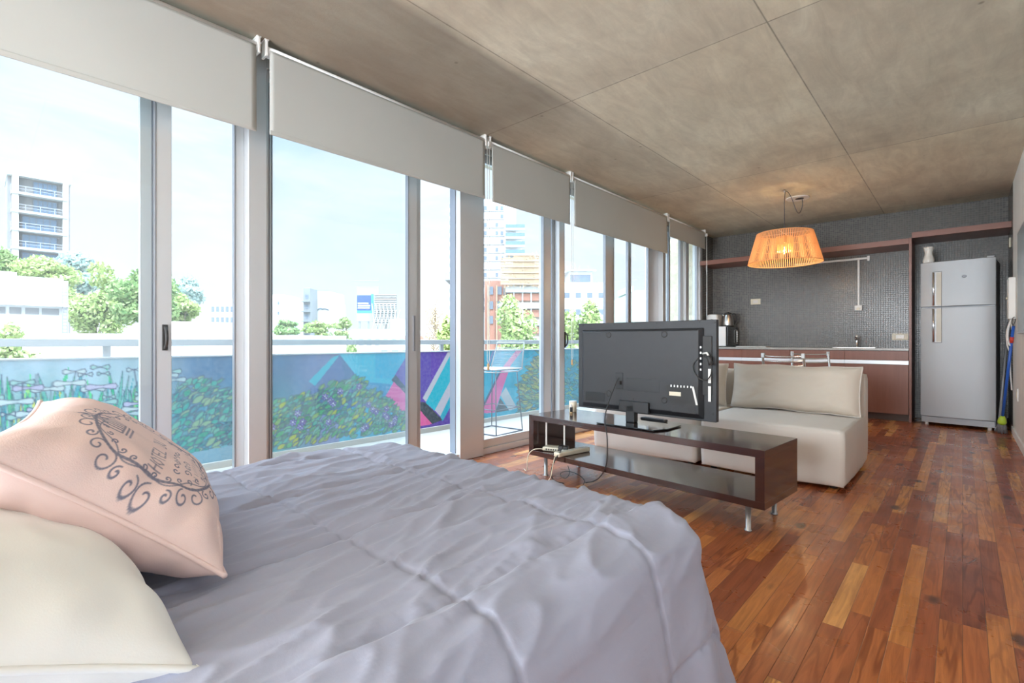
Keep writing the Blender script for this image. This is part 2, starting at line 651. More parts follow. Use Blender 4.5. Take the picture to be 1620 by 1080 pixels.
def grid_mesh(name, P, mat, parent=None, colors=None, wrap=False):
    """P: (h,w,3) numpy vertices -> quad mesh; colours: (h,w,3)"""
    h, wd = P.shape[:2]
    me = bpy.data.meshes.new(name)
    idx = np.arange(h * wd).reshape(h, wd)
    q = np.stack([idx[:-1, :-1], idx[:-1, 1:], idx[1:, 1:], idx[1:, :-1]], -1).reshape(-1, 4)
    me.vertices.add(h * wd)
    me.vertices.foreach_set('co', P.reshape(-1).astype(np.float32))
    me.loops.add(q.size)
    me.loops.foreach_set('vertex_index', q.reshape(-1).astype(np.int32))
    me.polygons.add(len(q))
    me.polygons.foreach_set('loop_start', (np.arange(len(q)) * 4).astype(np.int32))
    try:
        me.polygons.foreach_set('loop_total', np.full(len(q), 4, np.int32))
    except Exception:
        pass
    me.update(calc_edges=True)
    me.polygons.foreach_set('use_smooth', np.ones(len(q), bool))
    if colors is not None:
        at = me.color_attributes.new('paint', 'FLOAT_COLOR', 'POINT')
        c = np.ones((h * wd, 4), np.float32)
        c[:, :3] = colors.reshape(-1, 3)
        at.data.foreach_set('color', c.reshape(-1))
    me.validate()
    o = bpy.data.objects.new(name, me)
    COL.objects.link(o)
    me.materials.append(MATS[mat])
    if parent is not None:
        o.parent = parent
    return o


# ------------------------------------------------------------------ the room
XW, XR, Y0, Y1, ZC = -2.95, .385, -4.5, 7.95, 2.6
struct(box('floor', 'pine_floor', XW - .09, XR + .15, Y0, Y1 + .15, -.12, 0))
struct(box('ceiling', 'ceiling_concrete', -3.35, XR + .15, Y0 - .2, Y1 + .2, ZC, ZC + .35))
struct(box('wall_right', 'wall_white', XR, XR + .15, Y0, 7.27, 0, ZC))
struct(box('wall_right_niche', 'mosaic_tile', XR - .002, XR + .15, 7.27, Y1, 0, ZC))
struct(box('wall_kitchen', 'mosaic_tile', XW, XR + .15, Y1, Y1 + .15, 0, ZC))
struct(box('wall_corner', 'mosaic_tile', XW - .12, XW + .012, 7.52, Y1, 0, ZC))
mb = MB()
mb.box(XW - .1, -2.5, Y0 - .15, Y0, 0, ZC).box(.05, XR + .15, Y0 - .15, Y0, 0, ZC)
mb.box(-2.5, .05, Y0 - .15, Y0, 0, .45).box(-2.5, .05, Y0 - .15, Y0, 2.45, ZC)
struct(mb.build('wall_back', 'wall_white'))
struct(box('baseboard_right', 'wall_white', XR - .012, XR, Y0, 7.27, 0, .07))
struct(box('trim_1', 'brown_laminate_dark', XR - .012, XR + .0, 7.27, Y1, 0, .08))

# windows ----------------------------------------------------------
GL = 'window_glass'


def window(n, y0, y1, fixed, sashes, handle=None, stiles=()):
    """one bay: outer frame, sliding sashes (track offset), panes"""
    root = bpy.data.objects.new('window_%d' % n, None)
    COL.objects.link(root)
    struct(root)
    mb = MB()
    mb.box(XW - .10, XW, y0, y1, 0, .055)
    mb.box(XW - .10, XW, y0, y1, 2.52, ZC)
    for a, b in fixed:
        mb.box(XW - .11, XW + .01, a, b, 0, ZC)
    mb.build('window_frame', 'aluminium', root, .004)
    for (a, b, tr, wl, wr) in sashes:
        xx = XW - .03 - tr * .04
        f = MB()
        f.box(xx - .015, xx + .015, a, a + wl, .055, 2.52)
        f.box(xx - .015, xx + .015, b - wr, b, .055, 2.52)
        f.box(xx - .015, xx + .015, a + wl, b - wr, .055, .125)
        f.box(xx - .015, xx + .015, a + wl, b - wr, 2.45, 2.52)
        so = f.build('sash', 'aluminium', root, .003)
        gk = MB()
        for q in (a + wl, b - wr - .006):
            gk.box(xx - .017, xx + .017, q, q + .006, .125, 2.45)
        gk.build('gasket', 'aluminium_dark', so)
        box('pane', GL, xx - .001, xx + .001, a + wl, b - wr, .125, 2.45, so)
    return root


w1 = window(1, -.75, 1.13, [(-.75, -.69), (1.03, 1.13)], [(-.69, .675, 0, .065, .066), (.55, 1.03, 1, .05, .045)])
w2 = window(2, 1.13, 2.86, [(2.60, 2.86)], [(1.13, 2.20, 0, .02, .075), (1.16, 2.262, 1, .02, .06)])
box('door_edge', 'edge_bluegrey', XW - .108, XW - .045, 2.594, 2.5995, .056, 2.518, w2)
w3 = window(3, 2.86, 3.985, [(3.90, 3.985)], [(2.86, 3.80, 0, .02, .11), (3.70, 3.90, 1, .03, .03)])
w4 = window(4, 3.985, 6.27, [(6.18, 6.27)], [(3.985, 4.93, 0, .03, .13), (4.90, 5.42, 1, .14, .04), (5.40, 6.18, 1, .04, .28)])
w5 = window(5, 6.27, 7.52, [(7.44, 7.52)], [(6.27, 6.46, 0, .02, .04), (6.46, 7.00, 1, .03, .12), (6.98, 7.44, 0, .09, .06)])
w0 = window(6, Y0, -.75, [(Y0, Y0 + .08)], [(Y0 + .08, -.75, 0, .06, .06)])
wb = bpy.data.objects.new('window_back', None); COL.objects.link(wb); struct(wb)  # unseen window behind the bed, added to bring more light inside
mb = MB().box(-2.5, .05, Y0 - .10, Y0 - .04, .45, .51).box(-2.5, .05, Y0 - .10, Y0 - .04, 2.39, 2.45)
for x in (-2.5, -1.26, -.01):
    mb.box(x, x + .06, Y0 - .10, Y0 - .04, .51, 2.39)
mb.build('window_frame', 'aluminium', wb)


def pull(parent, y, z0, z1, xx):
    h = MB()
    h.box(xx, xx + .010, y - .012, y + .012, z0, z1)
    h.tube([(xx + .008, y, z1 - .012), (xx + .035, y, z1 - .03), (xx + .042, y, (z0 + z1) / 2), (xx + .035, y, z0 + .03), (xx + .008, y, z0 + .012)], .008, 8, smooth_path=2)
    h.build('handle', 'rubber', parent, .002)


pull(w1, .645, .905, 1.035, XW - .015)
pull(w4, 4.02, .89, 1.05, XW - .015)
h = MB().box(XW - .017, XW - .008, 2.165, 2.180, .88, 1.14); h.build('handle', 'aluminium_dark', w2)
h = MB().box(XW - .017, XW - .006, 4.86, 4.875, .86, 1.12); h.build('handle', 'aluminium_dark', w4)

# blinds -----------------------------------------------------------
XB = -2.83
blinds = [(-.72, 1.035, 2.08, 'long grey-white roller blind above the head of the bed, leftmost'),
          (1.075, 2.75, 2.085, 'wide grey-white roller blind above the open sliding door behind the bed foot'),
          (2.80, 3.90, 2.08, 'narrower roller blind above the balcony bar chair, with a small tan mark'),
          (3.935, 6.02, 2.08, 'long roller blind above the television'),
          (6.06, 7.28, 2.31, 'short rolled-up blind next to the dark mosaic kitchen corner')]
for y0, y1, zb, lab in blinds:
    t = thing('roller_blind', lab, 'blind', (XB, (y0 + y1) / 2, 2.545), 0, 'roller blinds along the window wall')
    hw = (y1 - y0) / 2
    mb = MB()
    mb.tube([(0, -hw, 0), (0, hw, 0)], .030, 24)
    mb.build('roller', 'blind_roller_white', t)
    n = 60
    ys = np.linspace(-hw + .015, hw - .015, n)
    zs = np.linspace(0, zb - 2.545, 30)
    YY, ZZ = np.meshgrid(ys, zs)
    XX = .030 + .004 * np.sin(YY * 3.0 + y0) * (ZZ / -.46) + .003 * (ZZ / -.46)
    fo = grid_mesh('blind_fabric', np.stack([XX, YY, ZZ], -1), 'blind_fabric', t)
    md = fo.modifiers.new('thick', 'SOLIDIFY'); md.thickness = .0012
    box('hem_bar', 'blind_fabric', .029, .037, -hw + .015, hw - .015, zb - 2.545 - .002, zb - 2.545 + .022, t, .002)
    for s in (-1, 1):
        b = MB()
        b.box(-.03, .034, s * hw - .006, s * hw + .006, -.035, .055)
        b.box(-.03, .034, s * hw - .012, s * hw + .012, .049, .055)
        b.build('bracket', 'white_plastic', t, .002)
for y, zz, lab in ((2.775, .80, 'white cord with a tan wooden pull hanging beside the open sliding door'),
                   (3.92, .80, 'white cord with a tan wooden pull hanging beside the dark-handled window behind the TV'),
                   (7.33, .9, 'white cord hanging at the kitchen end of the windows')):
    t = thing('blind_cord', lab, 'cord', (XB + .03, y, 2.52), 0, 'blind cords')
    MB().tube([(0, -.012, 0), (.004, -.012, (zz - 2.52) * .5), (0, -.012, zz - 2.52), (0, 0, zz - 2.55), (0, .012, zz - 2.52), (.004, .012, (zz - 2.52) * .5), (0, .012, 0)], .0022, 6).build('cord', 'white_cable', t)
    MB().lathe([(.004, .0), (.010, .005), (.011, .045), (.006, .055)], 12, (0, 0, zz - 2.60)).build('pull', 'tan_wood', t)
    box('bracket', 'white_plastic', -.03, .012, -.006, .006, -.01, .03, t)

# ------------------------------------------------------------------ painting with numpy
class Paint:
    def __init__(self, u0, u1, v0, v1, res):
        self.u = np.arange(u0, u1 + res / 2, res); self.v = np.arange(v0, v1 + res / 2, res)
        self.U, self.V = np.meshgrid(self.u, self.v)
        self.a = np.zeros(self.U.shape + (3,), np.float32)
        self.u0, self.v0, self.res = u0, v0, res

    def win(self, x0, x1, y0, y1):
        i0 = max(0, int((y0 - self.v0) / self.res)); i1 = max(0, min(len(self.v), int((y1 - self.v0) / self.res) + 2))
        j0 = max(0, int((x0 - self.u0) / self.res)); j1 = max(0, min(len(self.u), int((x1 - self.u0) / self.res) + 2))
        return slice(i0, i1), slice(j0, j1)

    def poly(self, pts, col, alpha=1.0):
        p = np.array(pts)
        s = self.win(p[:, 0].min(), p[:, 0].max(), p[:, 1].min(), p[:, 1].max())
        U, V = self.U[s], self.V[s]
        ins = np.zeros(U.shape, bool)
        n = len(p)
        for i in range(n):
            x1, y1 = p[i]; x2, y2 = p[(i + 1) % n]
            if y1 == y2:
                continue
            ins ^= ((V >= y1) != (V >= y2)) & (U < (x2 - x1) * (V - y1) / (y2 - y1) + x1)
        a = self.a[s]
        a[ins] = a[ins] * (1 - alpha) + np.array(col, np.float32) * alpha

    def line(self, pts, wd, col, alpha=1.0):
        pts = [np.array(q, float) for q in pts]
        for a, b in zip(pts, pts[1:]):
            s = self.win(min(a[0], b[0]) - wd, max(a[0], b[0]) + wd, min(a[1], b[1]) - wd, max(a[1], b[1]) + wd)
            U, V = self.U[s], self.V[s]
            if U.size == 0:
                continue
            d = b - a
            L = d @ d + 1e-12
            t = np.clip(((U - a[0]) * d[0] + (V - a[1]) * d[1]) / L, 0, 1)
            dist = np.hypot(U - a[0] - t * d[0], V - a[1] - t * d[1])
            k = (np.clip((wd / 2 + self.res * .6 - dist) / self.res, 0, 1) * alpha)[..., None]
            self.a[s] = self.a[s] * (1 - k) + np.array(col, np.float32) * k

    def leaf(self, x, y, L, wd, ang, col, edge=None, ew=.006):
        c, s = math.cos(ang), math.sin(ang)
        pts = []
        for t in np.linspace(0, 1, 9):
            pts.append((t * L, wd * math.sin(PI * t) ** .8))
        for t in np.linspace(1, 0, 9)[1:-1]:
            pts.append((t * L, -wd * math.sin(PI * t) ** .8))
        q = [(x + a * c - b * s, y + a * s + b * c) for a, b in pts]
        self.poly(q, col)
        if edge is not None:
            self.line(q + q[:1], ew, edge, .62)


# parapet with mural -------------------------------------------------
R = random.Random(3)
P = Paint(-1.2, 8.0, .0, .80, .0058)
U, V = P.U, P.V
# backgrounds, left to right
bgc = np.zeros_like(P.a)
nz = (np.sin(U * 9 + V * 5) + np.sin(U * 21 - V * 13 + 1) + np.sin(U * 47 + 2)) / 6 + .5


def blend(a, b, t):
    return a + (b - a) * t[..., None]


cA = blend(np.array([.16, .42, .36]), np.array([.40, .52, .62]), np.clip(V / .8 * 1.1 + nz * .3 - .3, 0, 1))
cB = blend(np.array([.10, .34, .38]), np.array([.07, .15, .26]), np.clip(V / .8 * 1.2, 0, 1))
cC = np.broadcast_to(np.array([.10, .42, .58]), P.a.shape)
cD = np.broadcast_to(np.array([.055, .38, .52]), P.a.shape)
t1 = np.clip((U - .75) / .35, 0, 1)
bgc = blend(cA, cB, t1)
t2 = np.clip((U - 1.75) / .35, 0, 1)
bgc = blend(bgc, np.broadcast_to(np.array([.20, .25, .42]), P.a.shape), t2)
bgc = np.where((U > 2.25)[..., None], cC, bgc)
bgc = np.where((U > 3.0)[..., None], np.array([.13, .08, .34]), bgc)
bgc = np.where((U > 3.95)[..., None], cC, bgc)
bgc = np.where((U > 5.3)[..., None], cD * .75 + .08, bgc)
P.a[:] = bgc * (.85 + .3 * nz[..., None])
DK = (.035, .05, .10)
# pond with tall reeds and lily pads (left end)
for k in range(800):
    x = R.uniform(-1.2, .95); y = R.uniform(-.05, .45)
    col = R.choice([(.05, .42, .20), (.10, .55, .22), (.12, .38, .32), (.30, .60, .22), (.08, .30, .36), (.55, .62, .15), (.20, .50, .45)])
    P.leaf(x, y, R.uniform(.12, .36), R.uniform(.004, .012), PI / 2 + R.uniform(-.22, .22), col, DK if k % 2 else None, .004)
for k in range(120):
    x = R.uniform(-1.2, .9); y = R.uniform(.0, .4)
    P.line([(x, y), (x + R.uniform(-.05, .05), y + R.uniform(.15, .35))], .006, DK, .7)
for k in range(190):
    x = R.uniform(-1.1, 1.0); y = R.uniform(.30, .76) if k % 3 else R.uniform(.05, .3)
    a = R.uniform(.03, .085)
    pts = [(x + a * math.cos(t), y + a * .22 * math.sin(t) + .01 * math.sin(3 * t)) for t in np.linspace(0, 2 * PI, 14)]
    P.poly(pts, R.choice([(.42, .55, .58), (.50, .60, .62), (.30, .50, .48), (.45, .45, .60)]))
    P.line(pts, .005, DK, .85)
    if k % 4 == 0:
        P.line([(x, y), (x + R.uniform(-.02, .02), y - R.uniform(.1, .25))], .008, DK, .8)
# painted triangles and stripes
P.poly([(2.253, .793), (1.90, .42), (1.9, .30), (2.6, .30), (2.517, .473)], (.06, .14, .28))
P.poly([(2.253, .793), (1.962, .501), (2.068, .396), (2.30, .60)], (.12, .18, .36), .7)
P.poly([(2.185, .774), (2.253, .793), (2.018, .524), (1.962, .569)], (.12, .48, .60))
P.poly([(2.253, .80), (3.02, .80), (2.705, .352), (2.484, .52)], (.13, .50, .66))
P.poly([(2.62, .80), (3.01, .80), (2.85, .54), (2.62, .56)], (.05, .42, .62))
P.poly([(2.467, .536), (2.8, .49), (2.7, .30), (2.6, .33)], (.02, .26, .46))
P.poly([(2.84, .574), (3.01, .80), (3.3, .80), (3.3, .3), (2.84, .527)], (.13, .10, .36))
P.poly([(2.80, .53), (2.85, .58), (3.2, .22), (3.06, .30)], (.03, .045, .08))
P.poly([(2.831, .512), (2.714, .343), (3.039, .03), (3.2, .17), (3.06, .30)], (.78, .20, .42))
P.poly([(3.533, .80), (3.592, .80), (3.235, .27), (3.189, .318)], (.62, .62, .66))
P.poly([(3.592, .80), (3.80, .80), (3.80, .74), (3.353, .164), (3.227, .265)], (.01, .46, .56))
P.poly([(3.80, .80), (3.80, .60), (3.425, .099), (3.35, .171)], (.62, .60, .66))
P.poly([(3.80, .66), (3.80, .50), (3.458, .04), (3.425, .099)], (.01, .40, .52))
P.poly([(3.181, .281), (3.227, .265), (3.458, .056), (3.313, .03), (3.10, .25)], (.035, .045, .055))
P.poly([(3.10, .25), (3.313, .03), (3.05, .02)], (.80, .20, .38))
P.poly([(4.555, .61), (4.427, .61), (4.083, .14), (4.093, .06), (4.271, .05)], (.74, .22, .42))
P.poly([(4.66, .80), (4.78, .80), (4.555, .61), (4.427, .61)], (.74, .30, .46))
P.poly([(4.427, .60), (4.395, .60), (4.054, .143), (4.083, .126)], (.05, .09, .16))
P.poly([(4.469, .349), (4.374, .254), (4.533, .047), (4.677, .064)], (.50, .56, .60))
P.poly([(4.364, .22), (4.533, .047), (4.282, .05)], (.045, .07, .09))
P.line([(4.15, .6), (4.25, .8)], .03, (.5, .3, .6), .5)
# leafy mounds
def mound(n, fx, top, cols, dirs=(.1, 1.0), fl=None, LL=(.05, .11), edge=DK):
    items = []
    for k in range(n):
        x = R.uniform(*fx)
        tp = top(x)
        items.append((R.uniform(0.02, 1), x, tp))
    items.sort(reverse=True)
    for h_, x, tp in items:
        y = tp * h_
        P.leaf(x, y, R.uniform(*LL), R.uniform(.010, .024), R.uniform(*dirs), R.choice(cols), edge, .0055)


greens = [(0.029, 0.216, 0.086), (0.058, 0.302, 0.115), (0.115, 0.374, 0.202), (0.036, 0.158, 0.101), (0.216, 0.374, 0.115), (0.158, 0.396, 0.302), (0.396, 0.446, 0.086), (0.072, 0.324, 0.245)]
teals = [(0.036, 0.245, 0.158), (0.058, 0.302, 0.245), (0.072, 0.216, 0.245), (0.130, 0.360, 0.274), (0.043, 0.173, 0.187), (0.216, 0.360, 0.216)]


def top1(x):
    xs = [1.45, 1.58, 1.742, 1.928, 2.141, 2.418, 2.584, 2.759, 2.962, 3.05]
    zs = [.40, .391, .414, .45, .544, .557, .408, .285, .105, .03]
    return float(np.interp(x, xs, zs))


mound(430, (.92, 1.6), lambda x: .50 + .12 * math.sin(x * 7), teals)
mound(900, (1.45, 3.03), top1, greens)
for k in range(26):
    x = R.uniform(1.5, 2.85); y = R.uniform(.06, max(.08, top1(x) - .04))
    for j in range(6):
        P.leaf(x, y, .035, .011, j * PI / 3 + .3, R.choice([(.16, .12, .36), (.30, .26, .55), (.45, .42, .62), (.22, .20, .5)]), DK, .004)
    P.leaf(x - .008, y, .016, .006, .5, (.8, .8, .85))
P.a[(V < .09 - .02 * np.sin(U * 3)) & (U > .9) & (U < 1.5)] = (.20, .34, .42)
ylw = [(0.216, 0.360, 0.202), (0.302, 0.396, 0.158), (0.144, 0.346, 0.259), (0.360, 0.418, 0.216), (0.115, 0.302, 0.288)]
mound(420, (4.80, 5.7), lambda x: min(.76, .30 + (x - 4.75) * .9), ylw, (2.6, 3.6), LL=(.12, .22))
mound(260, (5.6, 8.0), lambda x: .66, [(.16, .38, .36), (.10, .34, .34), (.25, .45, .30)], (2.2, 3.8), LL=(.1, .2))
for k in range(50):
    x = R.uniform(4.7, 5.7); y = R.uniform(.1, .7)
    P.line([(x, y), (x + .2, y + R.uniform(-.02, .1))], .006, (.14, .22, .2), .7)
# paint is a little worn
L_ = P.a.mean(-1, keepdims=True)
P.a[:] = np.clip(L_ + (P.a - L_) * 1.35, .008, 1) ** .88 * .70 * (.92 + .08 * np.random.RandomState(1).rand(*P.U.shape)[..., None])
XP = -4.20
pts3 = np.stack([np.full_like(P.U, XP), P.U, P.V + .035], -1)
par = bpy.data.objects.new('wall_balcony', None); COL.objects.link(par); struct(par)
mo = grid_mesh('mural', pts3[:, ::-1], 'mural_paint', par, P.a[:, ::-1])
mo['label'] = 'painted mural of pond plants, leaves and coloured triangles'
box('parapet', 'ext_offwhite', XP - .14, XP - .002, -5.0, 8.0, -.02, .835, par)
box('coping', 'coping_grey', XP - .15, XP + .004, -5.0, 8.0, .835, .846, par, .002)
struct(box('floor_balcony', 'tile_floor', XP - .12, XW - .09, -5.0, 8.0, -.25, -.015))
struct(box('wall_balcony_end', 'end_concrete', -3.93, XW - .11, 7.60, 7.85, -.02, ZC))
struct(box('trim_2', 'tile_floor', XP, XP + .03, -2.5, 7.6, -.015, .035))
# handrail
t = thing('balcony_handrail', 'grey flat metal handrail running above the painted parapet', 'handrail', (XP - .07, 3, .84))
box('rail', 'coping_grey', -.03, .03, -7.8, 4.7, .078, .128, t, .004)
for y in (-4.2, -2.4, .5, 2.6, 4.6):
    box('post', 'coping_grey', -.012, .012, y - .02, y + .02, 0, .10, t)

# bar chair on the balcony -----------------------------------------
t = thing('bar_chair', 'tall wire bar chair with grey string seat standing on the balcony', 'chair', (-3.72, 3.77, -.015), math.radians(4))
zs_ = .675
mb = MB()
cs = [(-.22, -.22), (.22, -.22), (.22, .22), (-.22, .22)]
mb.tube([(x, y, .008) for x, y in cs], .007, 8, closed=True)
MBk = mb.build('base_ring', 'wire_dark', t)
for x, y in cs:
    MB().tube([(x, y, .012), (x * .80, y * .80, zs_ - .03)], .006, 8).build('leg', 'wire_dark', t)
MB().tube([(x * .93, y * .93, .26) for x, y in cs], .005, 8, closed=True).build('foot_rail', 'wire_dark', t)
mb = MB()
mb.tube([(x * .86, y * .86, zs_ - .03) for x, y in cs], .006, 8, closed=True)
mb.tube([(x, y, zs_) for x, y in cs], .007, 8, closed=True)
for x, y in cs:
    mb.tube([(x * .86, y * .86, zs_ - .03), (x, y, zs_)], .006, 6)
mb.build('seat_frame', 'string_grey', t)
mb = MB()
for k in range(22):
    y = -.20 + k * .0195
    mb.tube([(-.22, y, zs_), (.22, y, zs_)], .0026, 5)
mb.build('seat', 'string_grey', t)
mb = MB()
mb.tube([(-.22, .21, zs_), (-.19, .29, .955), (.19, .29, .955), (.22, .21, zs_)], .0075, 8)
mb.build('back_frame', 'string_grey', t)
mb = MB()
for k in range(16):
    q = k / 15 * .78
    mb.tube([(-.217 + .028 * q, .21 + .08 * q, zs_ + .28 * q), (.217 - .028 * q, .21 + .08 * q, zs_ + .28 * q)], .0024, 5)
mb.build('backrest', 'string_grey', t)

# ------------------------------------------------------------------ bed, duvet, pillows
t = thing('bed', 'double bed hidden under the grey-lilac quilted duvet', 'bed', (-1.1, .2, 0))
box('mattress', 'mattress_fabric', -.59, .57, -1.35, .93, .27, .50, t, .05, seg=4)
box('bed_base', 'mattress_fabric', -.58, .56, -1.34, .91, .06, .268, t, .02)
for x in (-.5, .5):
    for y in (-1.2, .85):
        MB().lathe([(.025, 0), (.03, .06)], 16, (x, y, 0)).build('leg', 'rubber', t)

DX0, DX1, DY0, DY1, DZ, DR = -1.66, -.555, -1.12, 1.10, .548, .11


def smooth(a, b, x):
    q = max(0, min(1, (x - a) / (b - a)))
    return q * q * (3 - 2 * q)


SEX = [-.588 + .345 * k for k in range(-6, 4)]
SEY = [.51 + .40 * k for k in range(-5, 5)]


def ridge(v):
    return max(0, 1 - abs(v) * 2.2) ** 3


def duvet_point(px, py):
    qx = min(max(px, DX0), DX1); qy = min(max(py, DY0), DY1)
    rx, ry = px - qx, py - qy
    d = math.hypot(rx, ry)
    LM = DR * PI / 2 + .435
    d = min(d, LM)
    # wrinkles
    wx = px + .03 * noise.noise((px * 3, py * 3, 1.3))
    wy = py + .05 * noise.noise((px * 3, py * 3, 7.3))
    a1 = noise.noise((wx * 19 + wy * 3, wy * 4.2, 0)) * .0078 + (ridge(noise.noise((wx * 12 + wy * 2.5, wy * 3.2 + 3, 8))) - .3) * .0085
    a2 = noise.noise((wx * 34 + 5, wy * 9, 4)) * .0022 + (ridge(noise.noise((wx * 24 + wy * 6 + 5, wy * 5.5, 4))) - .3) * .0048
    rg = ridge(noise.noise((wx * 7 + wy * 1.8, wy * 2.6 + 9, 2))) * .011 * smooth(-.2, .5, noise.noise((px * 1.7, py * 1.7, 20)) + .2)
    a3 = noise.noise((px * 2.2, py * 2.2, 11)) * .007
    dx = min(abs(px - s) for s in SEX); dy = min(abs(py - s) for s in SEY)
    ds = min(dx, dy)
    puff = .0040 * (1 - math.exp(-ds / .014)) - .0045 * math.exp(-(ds / .0045) ** 2)
    pk = noise.noise((px * 55, py * 55, 3)) * .0032 * math.exp(-ds / .022)
    hang = smooth(.02, .2, d)
    h = (a1 + a2 + rg) * (1 - .82 * hang) + a3 + puff + pk
    if d < 1e-6:
        return (px, py, DZ + h)
    nx, ny = rx / math.hypot(rx, ry), ry / math.hypot(rx, ry)
    if d < DR * PI / 2:
        th = d / DR
        off = DR * math.sin(th); z = DZ - DR * (1 - math.cos(th))
        nz_ = math.cos(th); no = math.sin(th)
    else:
        e = d - DR * PI / 2
        s_ = qx * 1.0 + qy * 1.0 + math.atan2(ny, nx) * .22
        fold = math.sin(s_ * 31 + 2.5 * noise.noise((s_ * 3, 0, 0))) * .5 + noise.noise((s_ * 9, e * 2, 5)) * 1.0
        off = DR + e * .22 + fold * .020 * smooth(0, .35, e) + .02 * smooth(.2, .43, e)
        z = DZ - DR - e
        nz_ = 0; no = 1
    x = qx + nx * (off + h * no); y = qy + ny * (off + h * no); z += h * nz_
    return (x, y, max(z, .012))


xs = np.arange(DX0 - .60, DX1 + .60, .0062); ys = np.arange(DY0 - .30, DY1 + .60, .0068)
Pd = np.array([[duvet_point(x, y) for x in xs] for y in ys])
du = grid_mesh('duvet', Pd, 'duvet_fabric')
tag(du, 'grey-lilac quilted duvet draped over the bed down to the floor', 'duvet')


def pillow_pts(n, wd, ht, th, seed=0, pinch=.09, wr=.004, fl=.02):
    us = np.linspace(-1, 1, n); vs = np.linspace(-1, 1, n)
    top = np.zeros((n, n, 3)); bot = np.zeros((n, n, 3))
    for i, v in enumerate(vs):
        for j, u in enumerate(us):
            x = wd / 2 * u * (1 - pinch * (1 - v * v) * abs(u))
            y = ht / 2 * v * (1 - pinch * (1 - u * u) * abs(v))
            b = (max(0, (1 - u ** 4) * (1 - v ** 4))) ** .62
            k = noise.noise((x * 7 + seed, y * 7, seed)) * wr * 1.5 + noise.noise((x * 19, y * 19 + seed, 2)) * wr
            ed = max(abs(u), abs(v))
            k2 = wr * .7 * math.sin((u * 17 if abs(v) > abs(u) else v * 17) + seed) * smooth(.55, .95, ed) * (1 - smooth(.97, 1, ed))
            top[i, j] = (x, y, th / 2 * b + (k + k2) * min(1, b * 2))
            bot[i, j] = (x, y, -th / 2 * b + k2 * min(1, b * 2))
    return top, bot


def make_pillow(name, label, cat, M, wd, ht, th, mat, n=70, seed=0, colors=None, topn=None, group=None, pinch=.09):
    t = thing(name, label, cat, M.translation, 0, group)
    M2 = Matrix.Translation(-M.translation) @ M
    R3 = np.array(M2)[:3, :3]
    top, bot = pillow_pts(topn or n, wd, ht, th, seed, pinch)
    o1 = grid_mesh('front_cover', top @ R3.T, mat if colors is None else 'printed_cotton', t, colors)
    o2 = grid_mesh('back_cover', bot[::1, ::-1] @ R3.T, mat, t)
    c = []
    n = top.shape[0]
    ring = [top[0, j] for j in range(0, n, 3)] + [top[i, -1] for i in range(0, n, 3)] + [top[-1, j] for j in range(n - 1, -1, -3)] + [top[i, 0] for i in range(n - 1, -1, -3)]
    c = [tuple(R3 @ p) for p in ring]
    MB().tube(c, .0045, 6, closed=True).build('seam', mat, t)
    return t


def frame_from(A, B, D):
    A, B, D = Vector(A), Vector(B), Vector(D)
    ux = (B - A).normalized(); vy = (A - D); vy = (vy - ux * vy.dot(ux)).normalized()
    nz_ = ux.cross(vy)
    ctr = (B + D) / 2
    M = Matrix((ux, vy, nz_)).transposed().to_4x4()
    M.translation = ctr
    return M, (B - A).length, (A - D).length


# pink pillow: local x runs from the head side to the foot side, local y towards the windows
A, B, D = (-1.45, .08, .83), (-1.40, .34, .61), (-.92, .02, .79)
Mp, pw, ph = frame_from(A, B, D)
nP = 340
pp = Paint(-1, 1, -1, 1, 2 / (nP - 1))
pp.u = np.linspace(-1, 1, nP); pp.v = np.linspace(-1, 1, nP); pp.U, pp.V = np.meshgrid(pp.u, pp.v)
pp.a = np.zeros((nP, nP, 3), np.float32)
pp.a[:] = (.78, .595, .565)
INK = (.17, .17, .24)


def sw(pts, wd=.02, al=.9):
    pp.line(pts, wd, INK, al)


def curl(x, y, r, a0, turns, grow=.0, wd=.014):
    pts = []
    for k in range(26):
        q = k / 25
        a = a0 + turns * 2 * PI * q
        rr = r * (1 - q * .8)
        pts.append((x + rr * math.cos(a), y + rr * math.sin(a)))
    sw(pts, wd)


rr_ = random.Random(5)
ov = [(.04 + .60 * math.cos(a), -.30 + .56 * math.sin(a) * (1 + .10 * math.cos(2 * a))) for a in np.linspace(0, 2 * PI, 90)]
sw(ov, .024)
ov2 = [(.04 + (.56 + .03 * math.sin(9 * a)) * math.cos(a), -.30 + (.52 + .03 * math.sin(9 * a)) * math.sin(a)) for a in np.linspace(0, 2 * PI, 180)]
sw(ov2, .010)
for k in range(30):
    a = 2 * PI * k / 30
    ex, ey = .04 + .62 * math.cos(a), -.30 + .58 * math.sin(a)
    curl(ex + .05 * math.cos(a), ey + .05 * math.sin(a), .045 + .02 * (k % 3), a + PI, 1.1 if k % 2 else -1.1, wd=.012)
    curl(ex - .10 * math.cos(a), ey - .10 * math.sin(a), .03, a, -1.0 if k % 2 else 1.0, wd=.010)
for cx, cy, da in ((-.62, -.30, PI), (.72, -.30, 0)):
    for j in range(-3, 4):
        a = da + j * .28
        pp.leaf(cx, cy + (.06 if cy < -.8 else 0), .085 - abs(j) * .01, .009, a, INK)
# crown (its top points to the head side, local -x)
def gpt(gx, gy, s=1, ox=0, oy=0):
    """graphic coordinates (gx right, gy up) -> pillow local"""
    return (ox - gy * s, oy + gx * s)


